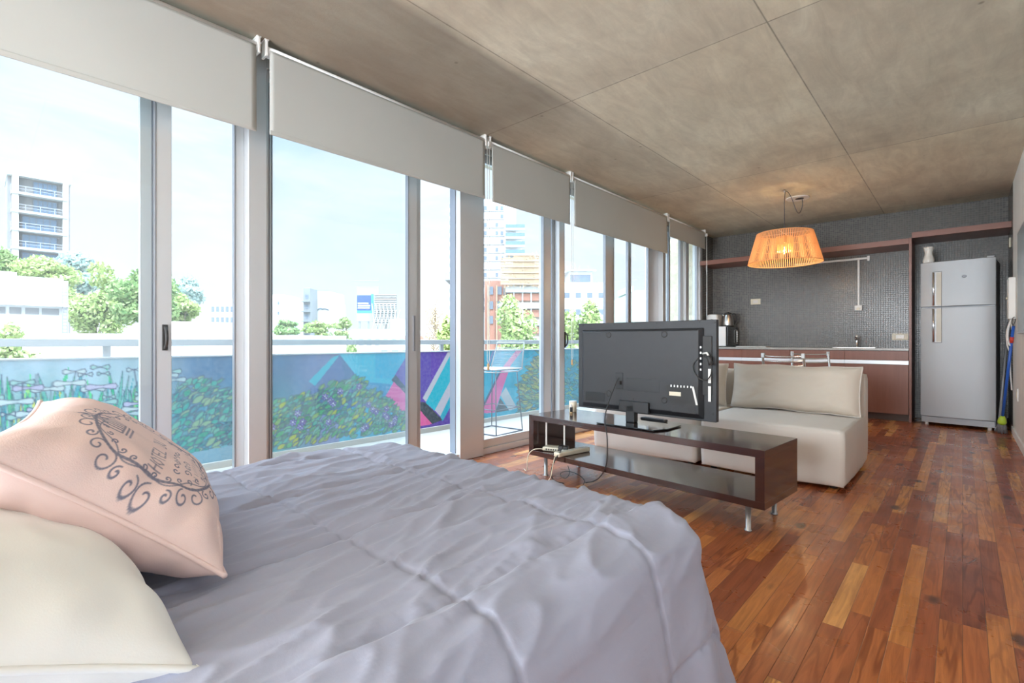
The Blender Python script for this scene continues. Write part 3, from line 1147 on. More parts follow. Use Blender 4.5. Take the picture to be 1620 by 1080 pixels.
CR = lambda gx, gy: (-.30 - gy * .15, -.34 + gx * .115)
for seg in ([(-1, 0), (-1.3, 1), (-.9, 1.7), (-.35, 1.9), (0, 2.3), (.35, 1.9), (.9, 1.7), (1.3, 1), (1, 0)],
            [(-1, 0), (1, 0)], [(-1.05, -.25), (1.05, -.25)], [(-1.2, -.5), (1.2, -.5)], [(-.6, .1), (-.75, .9), (-.35, 1.8)], [(.6, .1), (.75, .9), (.35, 1.8)], [(0, .1), (0, 2.0)],
            [(0, 2.3), (0, 2.8)], [(-.2, 2.6), (.2, 2.6)], [(-.3, .1), (-.35, 1.2), (-.1, 1.9)], [(.3, .1), (.35, 1.2), (.1, 1.9)]):
    sw([CR(*q) for q in seg], .018)
GLY = {'H': [[(0, 0), (0, 2)], [(1, 0), (1, 2)], [(0, 1), (1, 1)]], 'O': [[(.5, 0), (0, .6), (0, 1.4), (.5, 2), (1, 1.4), (1, .6), (.5, 0)]],
       'T': [[(0, 2), (1, 2)], [(.5, 0), (.5, 2)]], 'E': [[(1, 0), (0, 0), (0, 2), (1, 2)], [(0, 1), (.8, 1)]], 'L': [[(0, 2), (0, 0), (1, 0)]],
       'D': [[(0, 0), (0, 2), (.6, 2), (1, 1.4), (1, .6), (.6, 0), (0, 0)]], 'U': [[(0, 2), (0, .4), (.5, 0), (1, .4), (1, 2)]], ' ': [],
       'S': [[(1, 1.7), (.5, 2), (0, 1.6), (.2, 1.1), (.8, .9), (1, .4), (.5, 0), (0, .3)]], 'R': [[(0, 0), (0, 2), (.7, 2), (1, 1.5), (.7, 1), (0, 1)], [(.5, 1), (1, 0)]],
       'N': [[(0, 0), (0, 2), (1, 0), (1, 2)]], 'A': [[(0, 0), (.5, 2), (1, 0)], [(.2, .8), (.8, .8)]], 'I': [[(.5, 0), (.5, 2)]], 'P': [[(0, 0), (0, 2), (.8, 2), (1, 1.5), (.8, 1), (0, 1)]]}


def word(s, ox, oy, size, wd=.012, al=.75, adv=1.45):
    for i, ch in enumerate(s):
        for st in GLY[ch]:
            pp.line([gpt((q[0] + i * adv), q[1], size, ox, oy) for q in st], wd, INK, al)


word('HOTEL DU', .12, -.74, .060, .016)
for k in range(7):
    curl(.24, -.62 + k * .075, .035, k * 1.3, .9 * (1 if k % 2 else -1), wd=.010)
for k in range(4):
    curl(.35, -.56 + k * .09, .04, k * 2.1, 1.0, wd=.009)
word('IIIIIIIIII', .46, -.62, .020, .010, .6, 2.6)
pk_lin = pp.a
make_pillow('pillow', 'pale pink pillow printed with a dark crown in a scrollwork oval, topmost of the pile', 'pillow',
            Mp, pw * 1.08, ph * 1.04, .17, 'pink_cotton' if 'pink_cotton' in MATS else (fabric('pink_cotton', (.78, .595, .565), .03, 500, .2, wr=9) and 'pink_cotton'),
            nP, 3.0, pk_lin, nP, 'pillows on the bed')


def pilM(cx, cy, cz, tilt, rz, roll=0):
    M = Matrix.Rotation(math.radians(rz), 4, 'Z') @ Matrix.Rotation(math.radians(tilt), 4, 'X') @ Matrix.Rotation(math.radians(roll), 4, 'Y')
    M.translation = (cx, cy, cz)
    return M


make_pillow('pillow', 'large white pillow in the near corner, in front of the pink one', 'pillow', pilM(-1.015, -.05, .655, -23, 3, 2), .68, .48, .185, 'pillow_white', 90, 1.0, group='pillows on the bed')
make_pillow('pillow', 'white pillow lying behind the pink one on the window side', 'pillow', pilM(-1.62, -.08, .655, -22, -3), .60, .48, .17, 'pillow_white', 60, 5.0, group='pillows on the bed')

# ------------------------------------------------------------------ TV bench
t = thing('tv_bench', 'low glossy dark brown open tv bench on short metal legs', 'tv bench', (-2.30, 2.69, 0), math.atan2(-.135, 1.6))
BL, BD, B0, B1 = 1.606, .46, .139, .426
box('top_board', 'wenge', 0, BL, 0, BD, B1 - .038, B1, t, .0015)
box('bottom_board', 'wenge', 0, BL, 0, BD, B0, B0 + .036, t, .0015)
for x in (0, BL - .045):
    box('side_panel', 'wenge', x + .0006, x + .0444, .0006, BD - .0006, B0 + .036, B1 - .038, t)
for x, y in ((.12, .05), (.12, BD - .05), (BL - .10, .06), (BL - .10, BD - .05)):
    MB().lathe([(.018, 0), (.019, .006), (.013, .010), (.013, .139)], 16, (x, y, 0)).build('leg', 'clear_acrylic', t)

# TV ----------------------------------------------------------------
TW, TH = .972, .585
ang = math.atan2(2.842 - 2.881, -1.028 + 1.998)
t = thing('television', 'flat black television seen from behind, standing on the dark bench', 'television', (-1.513, 2.862, .427), ang)
z0 = .49 - .427


def tv(u, v):  # u 0..1 from left, v 0..1 from top
    return (u - .5) * TW, z0 + TH * (1 - v)


def tvbox(name, mat, u0, u1, v0, v1, y0, y1, par, bevel=0):
    x0, za = tv(u0, v0); x1, zb = tv(u1, v1)
    return box(name, mat, x0, x1, y0, y1, zb, za, par, bevel)


fr = tvbox('bezel', 'black_plastic', 0, 1, 0, 1, -.006, .028, t, .004)
tvbox('screen', 'black_gloss', .015, .985, .02, .97, .028, .030, t)
bk = MB()
# raised back housing: sloped ring plus plateau with cut-outs as separate depths
x0, za = tv(.035, .075); x1, zb = tv(.93, .985)
xi0, zia = tv(.065, .10); xi1, zib = tv(.905, .93)
o_ = [(x0, -.006, zb), (x1, -.006, zb), (x1, -.006, za), (x0, -.006, za)]
i_ = [(xi0, -.040, zib), (xi1, -.040, zib), (xi1, -.040, zia), (xi0, -.040, zia)]
vo_ = [bk.bm.verts.new(p) for p in o_]; vi_ = [bk.bm.verts.new(p) for p in i_]
for k in range(4):
    bk.bm.faces.new((vo_[k], vo_[(k + 1) % 4], vi_[(k + 1) % 4], vi_[k]))
bk.bm.faces.new(vi_); bk.bm.faces.new(vo_[::-1])
house = bk.build('back_housing', 'black_plastic', t, .006, 3)
for u, v in ((.282, .14), (.69, .14), (.282, .80), (.69, .82)):
    x, z = tv(u, v)
    M = Matrix.Translation((x, -.040, z)) @ Matrix.Rotation(PI / 2, 4, 'X')
    MB().lathe([(.020, -.001), (.020, .003), (.013, .003), (.011, -.0005), (.004, -.0003)], 20, M=M).build('mount_hole', 'rubber', house)
for u, v in ((.04, .02), (.30, .02), (.62, .02), (.90, .02), (.99, .03), (.98, .92), (.245, .93), (.47, .84), (.745, .985), (.012, .42)):
    x, z = tv(u, v)
    yy = -.0405 if .1 < u < .9 and .1 < v < .93 else -.0065
    M = Matrix.Translation((x, yy, z)) @ Matrix.Rotation(PI / 2, 4, 'X')
    MB().lathe([(.005, -.001), (.005, .001), (.002, .001)], 12, M=M).build('screw', 'rubber', t)
tvbox('inlet_plate', 'black_plastic_smooth', .335, .395, .56, .74, -.0425, -.038, house, .002)
x, z = tv(.376, .67)
box('power_plug', 'rubber', x - .008, x + .008, -.062, -.042, z - .012, z + .012, house, .003)
tvbox('rating_plate', 'black_plastic_smooth', .42, .66, .61, .75, -.0412, -.0395, house, .001)
tvbox('vent_panel', 'black_plastic_smooth', .09, .25, .80, .90, -.0412, -.0395, house, .001)
tvbox('vent_panel', 'black_plastic_smooth', .74, .89, .84, .93, -.0412, -.0395, house, .001)
x0_, z1_ = tv(.70, .66); x1_, z0_ = tv(.905, .85)
pr = MB().prism([(x0_, z1_), (x1_, z1_), (x1_, z0_), (x0_ + .03, z0_)], 0, .003, Matrix.Translation((0, -.040, 0)) @ Matrix.Rotation(PI / 2, 4, 'X'))
pr.build('port_recess', 'rubber', house)
tvbox('side_port_recess', 'rubber', .90, .975, .16, .74, -.016, -.004, t, .003)
for k in range(5):
    tvz = .26 + k * .055
    x0, za = tv(.905, tvz); x1, zb = tv(.920, tvz + .020)
    box('port', 'steel', x0, x1, -.030, -.012, zb, za, t)
for k in range(7):
    x0, za = tv(.735 + k * .021, .655); x1, zb = tv(.742 + k * .021, .676)
    box('port', 'steel', x0, x1, -.047, -.042, zb, za, t)
st = tvbox('sticker', 'cream_plastic', .725, .80, .725, .765, -.0442, -.0430, house)
st['label'] = 'cream sticker'
tvbox('label_strip', 'white_plastic', .955, .972, .48, .62, -.0175, -.016, t)
tvbox('label_strip', 'white_plastic', .955, .972, .65, .80, -.0175, -.016, t)
x0, za = tv(.868, .66); x1, zb = tv(.90, .84)
pr = MB().prism([(x0, za), (x0 + .012, za), (x1 + .006, zb), (x1 - .006, zb)], 0, .002, Matrix.Translation((0, -.043, 0)) @ Matrix.Rotation(PI / 2, 4, 'X'))
pr.build('label_strip', 'white_plastic', house)
mb = MB()
x0, za = tv(.965, .38)
mb.tube([(x0 - .03, -.03, za + .01), (x0 - .005, -.05, za + .02), (x0 + .02, -.06, za - .01), (x0 + .03, -.06, za - .05), (x0 + .02, -.05, za - .10), (x0 - .02, -.04, za - .13), (x0 - .07, -.05, za - .10), (x0 - .09, -.05, za - .04), (x0 - .06, -.04, za)], .0035, 8, smooth_path=2)
mb.build('signal_cable', 'rubber', t)
mb = MB().tube([(x0 - .02, -.035, za + .02), (x0 + .012, -.055, za + .005), (x0 + .024, -.055, za - .035)], [.007, .012, .014], 10)
mb.build('connector', 'rubber', t)
MB().tube([(x0 - .035, -.03, za + .028), (x0 - .005, -.045, za + .032), (x0 + .006, -.05, za + .018)], .006, 8).build('connector_sleeve', 'white_plastic', t)
# foot
bx0, bz1 = tv(.37, .86); bx1, bz0 = tv(.59, 1.0)
box('stand_bracket', 'black_plastic_smooth', bx0, bx1, -.058, -.035, bz0 + .01, bz1, t, .006)
nk = MB()
pts = [(-.055, -.05), (.045, -.05), (.045, .0), (-.055, .0)]
nk.prism([(-.075, -.058), (-.01, -.058), (-.01, -.01), (-.075, -.01)], .008, .13)
nk.build('neck', 'black_plastic_smooth', t, .008, 3)
bm_ = MB().prism([(-.255, -.02), (-.20, -.20), (.20, -.20), (.24, -.10), (.235, .08), (-.20, .08)], .001, .009)
bm_.build('base_plate', 'black_gloss', t, .004, 3)

# things on and in the bench ----------------------------------------
ZT = B1 + .0008
t = thing('candle_jar', 'small cream candle in a jar at the window end of the bench', 'candle', (-2.135, 3.0, ZT))
MB().lathe([(.025, 0), (.0285, .004), (.0285, .074), (.0265, .076)], 28).build('jar', 'candle_wax', t)
MB().lathe([(.029, .074), (.029, .081), (.027, .082)], 28).build('rim', 'ceramic_white', t)
t = thing('small_bottle', 'tiny dark-labelled bottle beside the candle jar', 'bottle', (-2.10, 2.93, ZT))
MB().lathe([(.010, 0), (.0105, .012)], 16).build('bottle_base', 'tan_wood', t)
MB().lathe([(.0105, .012), (.0105, .045)], 16).build('label_band', 'rubber', t)
MB().lathe([(.0105, .045), (.008, .052), (.006, .066)], 16).build('cap', 'ceramic_white', t)
t = thing('remote_control', 'slim black remote control lying behind the television foot', 'remote', (-1.50, 3.02, ZT), math.radians(-6))
box('body', 'black_plastic_smooth', -.09, .09, -.022, .022, 0, .018, t, .005, seg=3)
mb = MB()
for i in range(9):
    for j in range(3):
        mb.box(-.075 + i * .016, -.066 + i * .016, -.014 + j * .012, -.006 + j * .012, .0181, .020)
mb.build('buttons', 'aluminium_dark', t)

ZS = B0 + .0368
t = thing('wifi_router', 'cream wifi router with two raised antennas inside the bench', 'router', (-2.135, 2.775, ZS), math.radians(20))
box('body', 'cream_plastic', -.075, .075, -.045, .045, .004, .030, t, .006, seg=3)
for k in range(6):
    box('port', 'rubber', -.05 + k * .017, -.038 + k * .017, -.0462, -.0445, .010, .021, t)
for x, ln in ((-.068, .215), (.066, .185)):
    MB().box(x - .006, x + .006, .02, .030, .014, ln).build('antenna', 'white_plastic', t, .003)
t = thing('power_adapter', 'black plug adapter beside the wifi router', 'adapter', (-2.035, 2.755, ZS + .0), math.radians(24))
box('body', 'black_plastic_smooth', -.038, .030, -.024, .026, 0, .052, t, .006, seg=3)
box('print', 'white_plastic', -.018, .004, -.0246, -.0238, .022, .030, t)
t = thing('power_strip', 'cream power strip lying on the lower board of the bench', 'power strip', (-1.985, 2.785, ZS), math.radians(-9))
box('body', 'cream_plastic', -.028, .028, -.155, .15, 0, .030, t, .008, seg=3)
for k in range(3):
    M = Matrix.Translation((0, .10 - k * .06, .0305))
    MB().lathe([(.016, -.001), (.016, .0008), (.012, .0008), (.012, -.0005)], 18, M=M).build('socket', 'white_plastic', t)
def cable(name, label, pts, r, mat):
    o = MB().tube(pts, r, 8, smooth_path=3).build(name, mat)
    return tag(o, label, 'cable', 'cables at the tv bench')


cable('power_cable', 'black cable hanging from the television back down over the bench front', [(-1.634, 2.80, .715), (-1.64, 2.79, .70), (-1.655, 2.72, .58), (-1.63, 2.615, .47), (-1.585, 2.580, .40), (-1.585, 2.585, .30), (-1.60, 2.60, .18), (-1.72, 2.68, .06), (-1.86, 2.76, .006)], .0036, 'rubber')
cable('power_cable', 'black cable drooping from the adapter over the bench edge', [(-2.03, 2.745, ZS + .056), (-2.0, 2.70, ZS + .07), (-1.985, 2.655, ZS + .045), (-2.0, 2.615, .17), (-2.03, 2.60, .10), (-2.02, 2.60, .02), (-1.95, 2.64, .008)], .004, 'rubber')
cable('network_cable', 'pale cable leaving the router over the bench edge on the window side', [(-2.17, 2.71, ZS + .014), (-2.20, 2.69, ZS + .02), (-2.24, 2.655, ZS + .012), (-2.27, 2.635, .14), (-2.28, 2.65, .02), (-2.4, 2.75, .006)], .0028, 'cream_plastic')
cable('power_cable', 'thin black looped cable hanging below the bench', [(-1.93, 2.655, .128), (-1.90, 2.64, .08), (-1.93, 2.62, .04), (-1.98, 2.62, .07), (-1.93, 2.63, .10), (-1.85, 2.65, .09), (-1.80, 2.67, .05), (-1.84, 2.70, .008)], .0022, 'rubber')
cable('power_cable', 'pale cable hanging from the near end of the power strip', [(-2.008, 2.636, ZS + .012), (-2.01, 2.615, ZS + .005), (-2.015, 2.60, .12), (-2.02, 2.58, .02), (-2.10, 2.56, .006)], .003, 'cream_plastic')

# ------------------------------------------------------------------ sofa modules and cushions
def soft_box(name, mat, x0, x1, y0, y1, z0, z1, parent, r=.03, puff=.012, seed=0, n=26):
    """rounded upholstered block: subdivided box blown slightly outward"""
    bm = bmesh.new()
    bmesh.ops.create_cube(bm, size=2)
    bmesh.ops.subdivide_edges(bm, edges=bm.edges[:], cuts=n, use_grid_fill=True)
    hx, hy, hz = (x1 - x0) / 2, (y1 - y0) / 2, (z1 - z0) / 2
    cx, cy, cz = (x0 + x1) / 2, (y0 + y1) / 2, (z0 + z1) / 2
    for v in bm.verts:
        p = v.co
        q = Vector((p.x * hx, p.y * hy, p.z * hz))
        inner = Vector((max(-hx + r, min(hx - r, q.x)), max(-hy + r, min(hy - r, q.y)), max(-hz + r, min(hz - r, q.z))))
        d = q - inner
        if d.length > 1e-9:
            dn = d.normalized()
            q = inner + dn * r
        else:
            dn = Vector((0, 0, 0))
        b = (1 - p.x ** 2 * .9) * (1 - p.y ** 2 * .9) * (1 - p.z ** 2 * .9)
        side = max(abs(p.x), abs(p.y), abs(p.z))
        bl = 1.0
        for a in (p.x, p.y, p.z):
            if abs(a) < .999:
                bl *= (1 - a * a)
        q += dn * puff * bl
        q += dn * noise.noise((q.x * 6 + seed, q.y * 6, q.z * 6)) * puff * .35
        v.co = q + Vector((cx, cy, cz))
    me = bpy.data.meshes.new(name)
    bm.to_mesh(me); bm.free()
    for p in me.polygons:
        p.use_smooth = True
    o = bpy.data.objects.new(name, me); COL.objects.link(o)
    me.materials.append(MATS[mat])
    o.parent = parent
    return o


def piping(name, mat, pts, parent, r=.004):
    return MB().tube(pts, r, 6, closed=True).build(name, mat, parent)


def sofa(label, x0, x1, y0, y1):
    W_, D_ = x1 - x0, y1 - y0
    t = thing('sofa_module', label, 'sofa', ((x0 + x1) / 2, y0, 0), 0, 'beige armless sofa modules')
    a, b = -W_ / 2, W_ / 2
    soft_box('seat_base', 'sofa_fabric', a, b, 0, D_ - .02, .022, .385, t, .025, .010, x0)
    soft_box('back_panel', 'sofa_fabric', a, b, D_ - .17, D_, .03, .70, t, .03, .006, x0 + 3, 16)
    piping('piping', 'cushion_fabric', [(a + .008, .012, .372), (b - .008, .012, .372), (b - .008, D_ - .17, .372), (a + .008, D_ - .17, .372)], t, .0045)
    for x in (a + .07, b - .07):
        for y in (.08, D_ - .1):
            MB().lathe([(.022, 0), (.022, .03)], 14, (x, y, 0)).build('foot', 'rubber', t)
    return t


sofa('beige armless sofa module nearest the wooden floor, at the right', -1.455, -.548, 3.69, 4.74)
sofa('beige armless sofa module standing behind the television', -2.40, -1.492, 3.69, 4.74)


def cushion(label, cx, cy, cz, wd, ht, th, lean, rz, seed):
    M = Matrix.Translation((cx, cy, cz)) @ Matrix.Rotation(math.radians(rz), 4, 'Z') @ Matrix.Rotation(math.radians(90 - lean), 4, 'X')
    t = thing('back_cushion', label, 'cushion', (cx, cy, cz), 0, 'back cushions of the sofa')
    M2 = Matrix.Translation((-cx, -cy, -cz)) @ M
    n = 46
    us = np.linspace(-1, 1, n)
    R3 = np.array(M2)[:3, :3]
    for sgn, nm in ((1, 'front_cover'), (-1, 'back_cover')):
        A_ = np.zeros((n, n, 3))
        for i, v in enumerate(us):
            for j, u in enumerate(us):
                b = ((1 - abs(u) ** 7) * (1 - abs(v) ** 5)) ** .5 if abs(u) < 1 and abs(v) < 1 else 0
                k = noise.noise((u * 3 + seed, v * 2, sgn)) * .016 + noise.noise((u * 9 + seed, v * 5, sgn)) * .006
                x = wd / 2 * u * (1 - .03 * (1 - v * v)); y = ht / 2 * v * (1 - .05 * (1 - u * u) + .0)
                A_[i, j] = (x, y + .012 * noise.noise((u * 2 + seed, 0, 0)), sgn * (th / 2 * (b * .88 + .12 * (1 - u * u) * (1 - v * v)) + k * b))
        if sgn < 0:
            A_ = A_[:, ::-1]
        grid_mesh(nm, A_ @ R3.T, 'cushion_fabric', t)
    ring = []
    for u, v in [(q, -1) for q in us[::2]] + [(1, q) for q in us[::2]] + [(q, 1) for q in us[::-2]] + [(-1, q) for q in us[::-2]]:
        x = wd / 2 * u * (1 - .03 * (1 - v * v)); y = ht / 2 * v * (1 - .05 * (1 - u * u))
        ring.append(tuple(R3 @ np.array((x, y + .012 * noise.noise((u * 2 + seed, 0, 0)), 0))))
    MB().tube(ring, .005, 6, closed=True).build('piping', 'sofa_fabric', t)
    return t


cushion('plump beige back cushion on the module at the wooden floor', -1.01, 4.42, .578, .93, .37, .19, 12, -3, 1.0)
cushion('darker beige back cushion half hidden behind the television', -1.965, 4.42, .570, .90, .37, .17, 10, 2, 6.0)

# ------------------------------------------------------------------ dining set
def dining_chair(label, x, y, rz):
    t = thing('dining_chair', label, 'chair', (x, y, 0), math.radians(rz), 'chrome dining chairs')
    for s in (-1, 1):
        MB().tube([(s * .19, .19, 0), (s * .18, .18, .44)], .011, 10).build('leg', 'chrome', t)
        MB().tube([(s * .19, -.20, 0), (s * .18, -.18, .44), (s * .175, -.20, .62), (s * .165, -.245, .835)], .011, 10, smooth_path=2).build('leg', 'chrome', t)
    box('seat', 'aluminium', -.20, .20, -.19, .20, .442, .458, t, .006)
    for k, z in enumerate((.82, .775, .735)):
        yy = -.242 + (.835 - z) * .2
        MB().tube([(-.168, yy, z), (-.08, yy - .012, z - .008), (.08, yy - .012, z - .008), (.168, yy, z)], .0075, 8, smooth_path=2).build('back_rail', 'chrome', t)
    for s in (-1, 1):
        box('post_cap', 'aluminium', s * .165 - .014, s * .165 + .014, -.262, -.232, .80, .845, t, .004)
    return t


dining_chair('chrome dining chair rising highest behind the right end of the sofa', -1.10, 5.74, 202)
dining_chair('chrome dining chair close behind the middle of the sofa back', -1.19, 5.17, -2)
dining_chair('chrome dining chair near the microwave, behind the television edge', -1.98, 5.80, -70)
t = thing('dining_table', 'small chrome and glass dining table under the pendant lamp', 'table', (-1.20, 5.46, 0))
box('table_top', 'granite', -.38, .38, -.30, .30, .675, .69, t, .004)
for x in (-.33, .33):
    for y in (-.25, .25):
        MB().tube([(x, y, 0), (x, y, .675)], .016, 12).build('leg', 'chrome', t)

# ------------------------------------------------------------------ pendant lamp
LX, LY = -1.43, 5.95
t = thing('pendant_lamp', 'pendant lamp with a slatted orange veneer drum shade, lit', 'lamp', (LX, LY, 0))
zb, zt, rb, rt = 1.80, 2.13, .365, .275
mb = MB()
NS = 110
for k in range(NS):
    a = 2 * PI * k / NS
    ca, sa = math.cos(a), math.sin(a)
    M = Matrix((( -sa, ca, 0, 0), (ca, sa, 0, 0), (0, 0, 1, 0), (0, 0, 0, 1)))
    hw = .0044
    vs = []
    for (r, z) in ((rb, zb), (rt, zt)):
        for dx in (-hw, hw):
            for dr in (0, .0035):
                vs.append(mb.bm.verts.new((dx * -sa + (r - dr) * ca, dx * ca + (r - dr) * sa, z)))
    for q in ((0, 2, 6, 4), (1, 5, 7, 3), (0, 4, 5, 1), (2, 3, 7, 6), (0, 1, 3, 2), (4, 6, 7, 5)):
        mb.bm.faces.new([vs[i] for i in q])
shade = mb.build('lamp_shade', 'shade_veneer', t)
for r, z in ((rb - .004, zb + .004), (rt - .004, zt - .004), ((rb + rt) / 2 - .006, (zb + zt) / 2)):
    MB().tube([(r * math.cos(a), r * math.sin(a), z) for a in np.linspace(0, 2 * PI, 64, endpoint=False)], .0042, 6, closed=True).build('shade_ring', 'shade_veneer', shade)
dz = MB()
for k in range(36):
    a = 2 * PI * k / 36
    dz.box(-.004, .004, .075, .078, 1.93, 2.09, Matrix.Rotation(a, 4, 'Z'))
dz.build('inner_diffuser', 'shade_veneer', t)
cr = MB()
for a in (0, PI / 2):
    cr.tube([(rt * math.cos(a), rt * math.sin(a), zt - .006), (-rt * math.cos(a), -rt * math.sin(a), zt - .006)], .003, 6)
cr.build('spider', 'steel', t)
MB().lathe([(.018, 2.03), (.022, 2.04), (.020, 2.10), (.006, 2.12)], 20).build('socket', 'rubber', t)
MB().lathe([(.012, 2.03), (.016, 2.01), (.030, 1.965), (.034, 1.94), (.028, 1.915), (.012, 1.90), (.002, 1.898)], 24).build('bulb', 'bulb_glass', t)
MB().lathe([(.003, 1.925), (.010, 1.935), (.010, 1.965), (.003, 1.975)], 14).build('filament', 'bulb_filament', t)
MB().tube([(0, 0, 2.10), (0, 0, 2.575), (.02, .04, 2.592), (.045, .10, 2.53), (.07, .19, 2.40), (.085, .25, 2.37), (.10, .30, 2.42), (.10, .36, 2.50), (.08, .42, 2.585)], .0035, 8, smooth_path=1).build('cord', 'wire_dark', t)
MB().lathe([(.006, 2.57), (.010, 2.585), (.010, 2.5995)], 12).build('hook', 'steel', t)
MB().lathe([(.115, 2.588), (.12, 2.592), (.12, 2.5995)], 40, (.03, .44, 0)).build('ceiling_rose', 'ceramic_white', t)
MB().lathe([(.012, 2.582), (.035, 2.586), (.045, 2.588)], 24, (.05, .44, 0)).build('rose_opening', 'rubber', t)
ld = bpy.data.lights.new('bulb_light', 'POINT'); ld.energy = 6.5; ld.color = (1, .66, .34); ld.shadow_soft_size = .03
lo = bpy.data.objects.new('bulb_light', ld); lo.location = (0, 0, 1.86); lo.parent = t; COL.objects.link(lo)

# ------------------------------------------------------------------ kitchen
YF = 7.42
ZK = .87
xs_ = [-2.93, -2.33, -1.72, -1.10, -.468]
nmz = ['cabinet unit at the window end, under the microwave', 'second cabinet unit from the windows, behind the sofa cushions', 'cabinet unit just left of the tap', 'rightmost cabinet unit, beside the refrigerator']
for (a, b), lab in zip(zip(xs_, xs_[1:]), nmz):
    t = thing('kitchen_cabinet', 'reddish-brown ' + lab, 'cabinet', ((a + b) / 2, YF, 0), 0, 'kitchen base cabinets')
    hw = (b - a) / 2
    box('body', 'brown_laminate_dark', -hw + .001, hw - .001, .02, .52, .08, .838, t)
    box('door', 'cabinet_wood', -hw + .0015, hw - .0015, 0, .019, .085, .672, t, .001)
    box('drawer', 'cabinet_wood', -hw + .0015, hw - .0015, 0, .019, .724, .836, t, .001)
    g_ = box('grip_channel', 'aluminium', -hw + .001, hw - .001, .002, .018, .676, .720, t)
    box('kickboard', 'brown_laminate_dark', -hw + .001, hw - .001, .06, .07, 0, .079, t)
wt = box('worktop', 'granite', -2.935, -.466, YF - .02, Y1 - .002, .84, ZK, None, .002)
tag(wt, 'speckled grey stone worktop along the mosaic wall', 'worktop')
sp = box('side_panel', 'shelf_wood', -.464, -.44, YF - .02, Y1 - .002, 0, 2.165)
sp.name = 'tall_panel'
tag(sp, 'tall thin reddish wooden panel between the cabinets and the refrigerator', 'panel')
tag(box('wall_shelf', 'shelf_wood', -2.937, -.466, YF, Y1 - .002, 2.10, 2.165, None, .001), 'long reddish wooden shelf on the mosaic wall above the worktop', 'shelf', 'wooden wall shelves')
tag(box('wall_shelf', 'shelf_wood', -.438, XR - .003, YF - .02, Y1 - .002, 2.16, 2.225, None, .001), 'short wooden shelf above the refrigerator', 'shelf', 'wooden wall shelves')

t = thing('kitchen_tap', 'small chrome tap rising from the worktop', 'tap', (-1.02, 7.80, ZK))
MB().lathe([(.022, 0), (.022, .01), (.014, .015), (.014, .11), (.017, .12)], 18).build('body', 'chrome', t)
MB().tube([(0, 0, .10), (0, -.04, .135), (0, -.11, .135), (0, -.13, .11)], .010, 10, smooth_path=2).build('spout', 'chrome', t)
MB().lathe([(.015, .12), (.017, .15), (.012, .165)], 16).build('lever', 'white_plastic', t)
t = thing('sink', 'steel sink rim set in the worktop by the tap', 'sink', (-1.02, 7.62, ZK))
mb = MB()
mb.box(-.22, .22, -.13, -.12, 0, .003).box(-.22, .22, .12, .13, 0, .003).box(-.22, -.21, -.12, .12, 0, .003).box(.21, .22, -.12, .12, 0, .003)
mb.build('rim', 'steel', t)
box('basin', 'steel', -.21, .21, -.12, .12, .0004, .001, t)
tag(box('cutting_board', 'white_plastic', -2.42, -2.02, 7.44, 7.66, ZK + .0005, ZK + .012, None, .004), 'flat white board lying on the worktop beside the microwave', 'cutting board')

t = thing('microwave', 'white microwave with a black front at the window end of the worktop', 'microwave', (-2.735, 7.685, ZK + .0005))
box('body', 'white_plastic', -.185, .17, -.235, .235, .012, .30, t, .006)
fd = box('door', 'black_gloss', .1705, .195, -.235, .13, .014, .298, t, .003)
MB().tube([(.20, .115, .05), (.215, .115, .07), (.215, .115, .24), (.20, .115, .26)], .005, 8).build('handle', 'steel', fd)
cp = box('control_panel', 'black_plastic_smooth', .1705, .195, .132, .235, .014, .298, t, .003)
mb = MB()
for i in range(6):
    for j in range(2):
        mb.box(.195, .199, .150 + j * .035, .172 + j * .035, .04 + i * .035, .055 + i * .035)
mb.build('buttons', 'steel', cp)
for x in (-.15, .14):
    for y in (-.2, .2):
        MB().lathe([(.012, 0), (.012, .013)], 10, (x, y, 0)).build('foot', 'rubber', t)
zm = ZK + .301
t = thing('electric_kettle', 'brushed steel electric kettle with black handle on the microwave', 'kettle', (-2.62, 7.70, zm))
MB().lathe([(.080, 0), (.082, .012), (.078, .016)], 32).build('base', 'rubber', t)
MB().lathe([(.078, .016), (.080, .03), (.074, .10), (.060, .17), (.052, .19)], 36).build('body', 'steel', t)
MB().lathe([(.052, .19), (.050, .205), (.030, .215), (.012, .218), (.012, .228)], 28).build('lid', 'rubber', t)
MB().tube([(.05, .03, .195), (.085, .05, .20), (.105, .062, .16), (.10, .06, .09), (.075, .045, .045)], .010, 10, smooth_path=2).build('handle', 'rubber', t)
MB().tube([(-.045, -.02, .16), (-.068, -.03, .185)], [.016, .010], 10).build('spout', 'steel', t)
t = thing('toaster', 'small grey-white toaster standing beside the kettle', 'toaster', (-2.80, 7.68, zm))
soft_box('body', 'white_plastic', -.085, .075, -.13, .13, .008, .19, t, .03, .004, 1, 12)
box('slot', 'rubber', -.05, .04, -.10, .10, .1935, .1965, t)
box('lever', 'rubber', -.012, .008, -.150, -.132, .10, .115, t)
for y in (-.1, .1):
    MB().lathe([(.012, 0), (.012, .012)], 10, (0, y, 0)).build('foot', 'rubber', t)
tag(MB().tube([(-2.74, 7.50, zm + .002), (-2.74, 7.51, zm + .03), (-2.73, 7.53, zm + .032), (-2.73, 7.55, zm + .002)], .012, 8, smooth_path=2).build('rolled_cloth', 'white_plastic'), 'small white crumpled cloth on the front edge of the microwave', 'cloth')

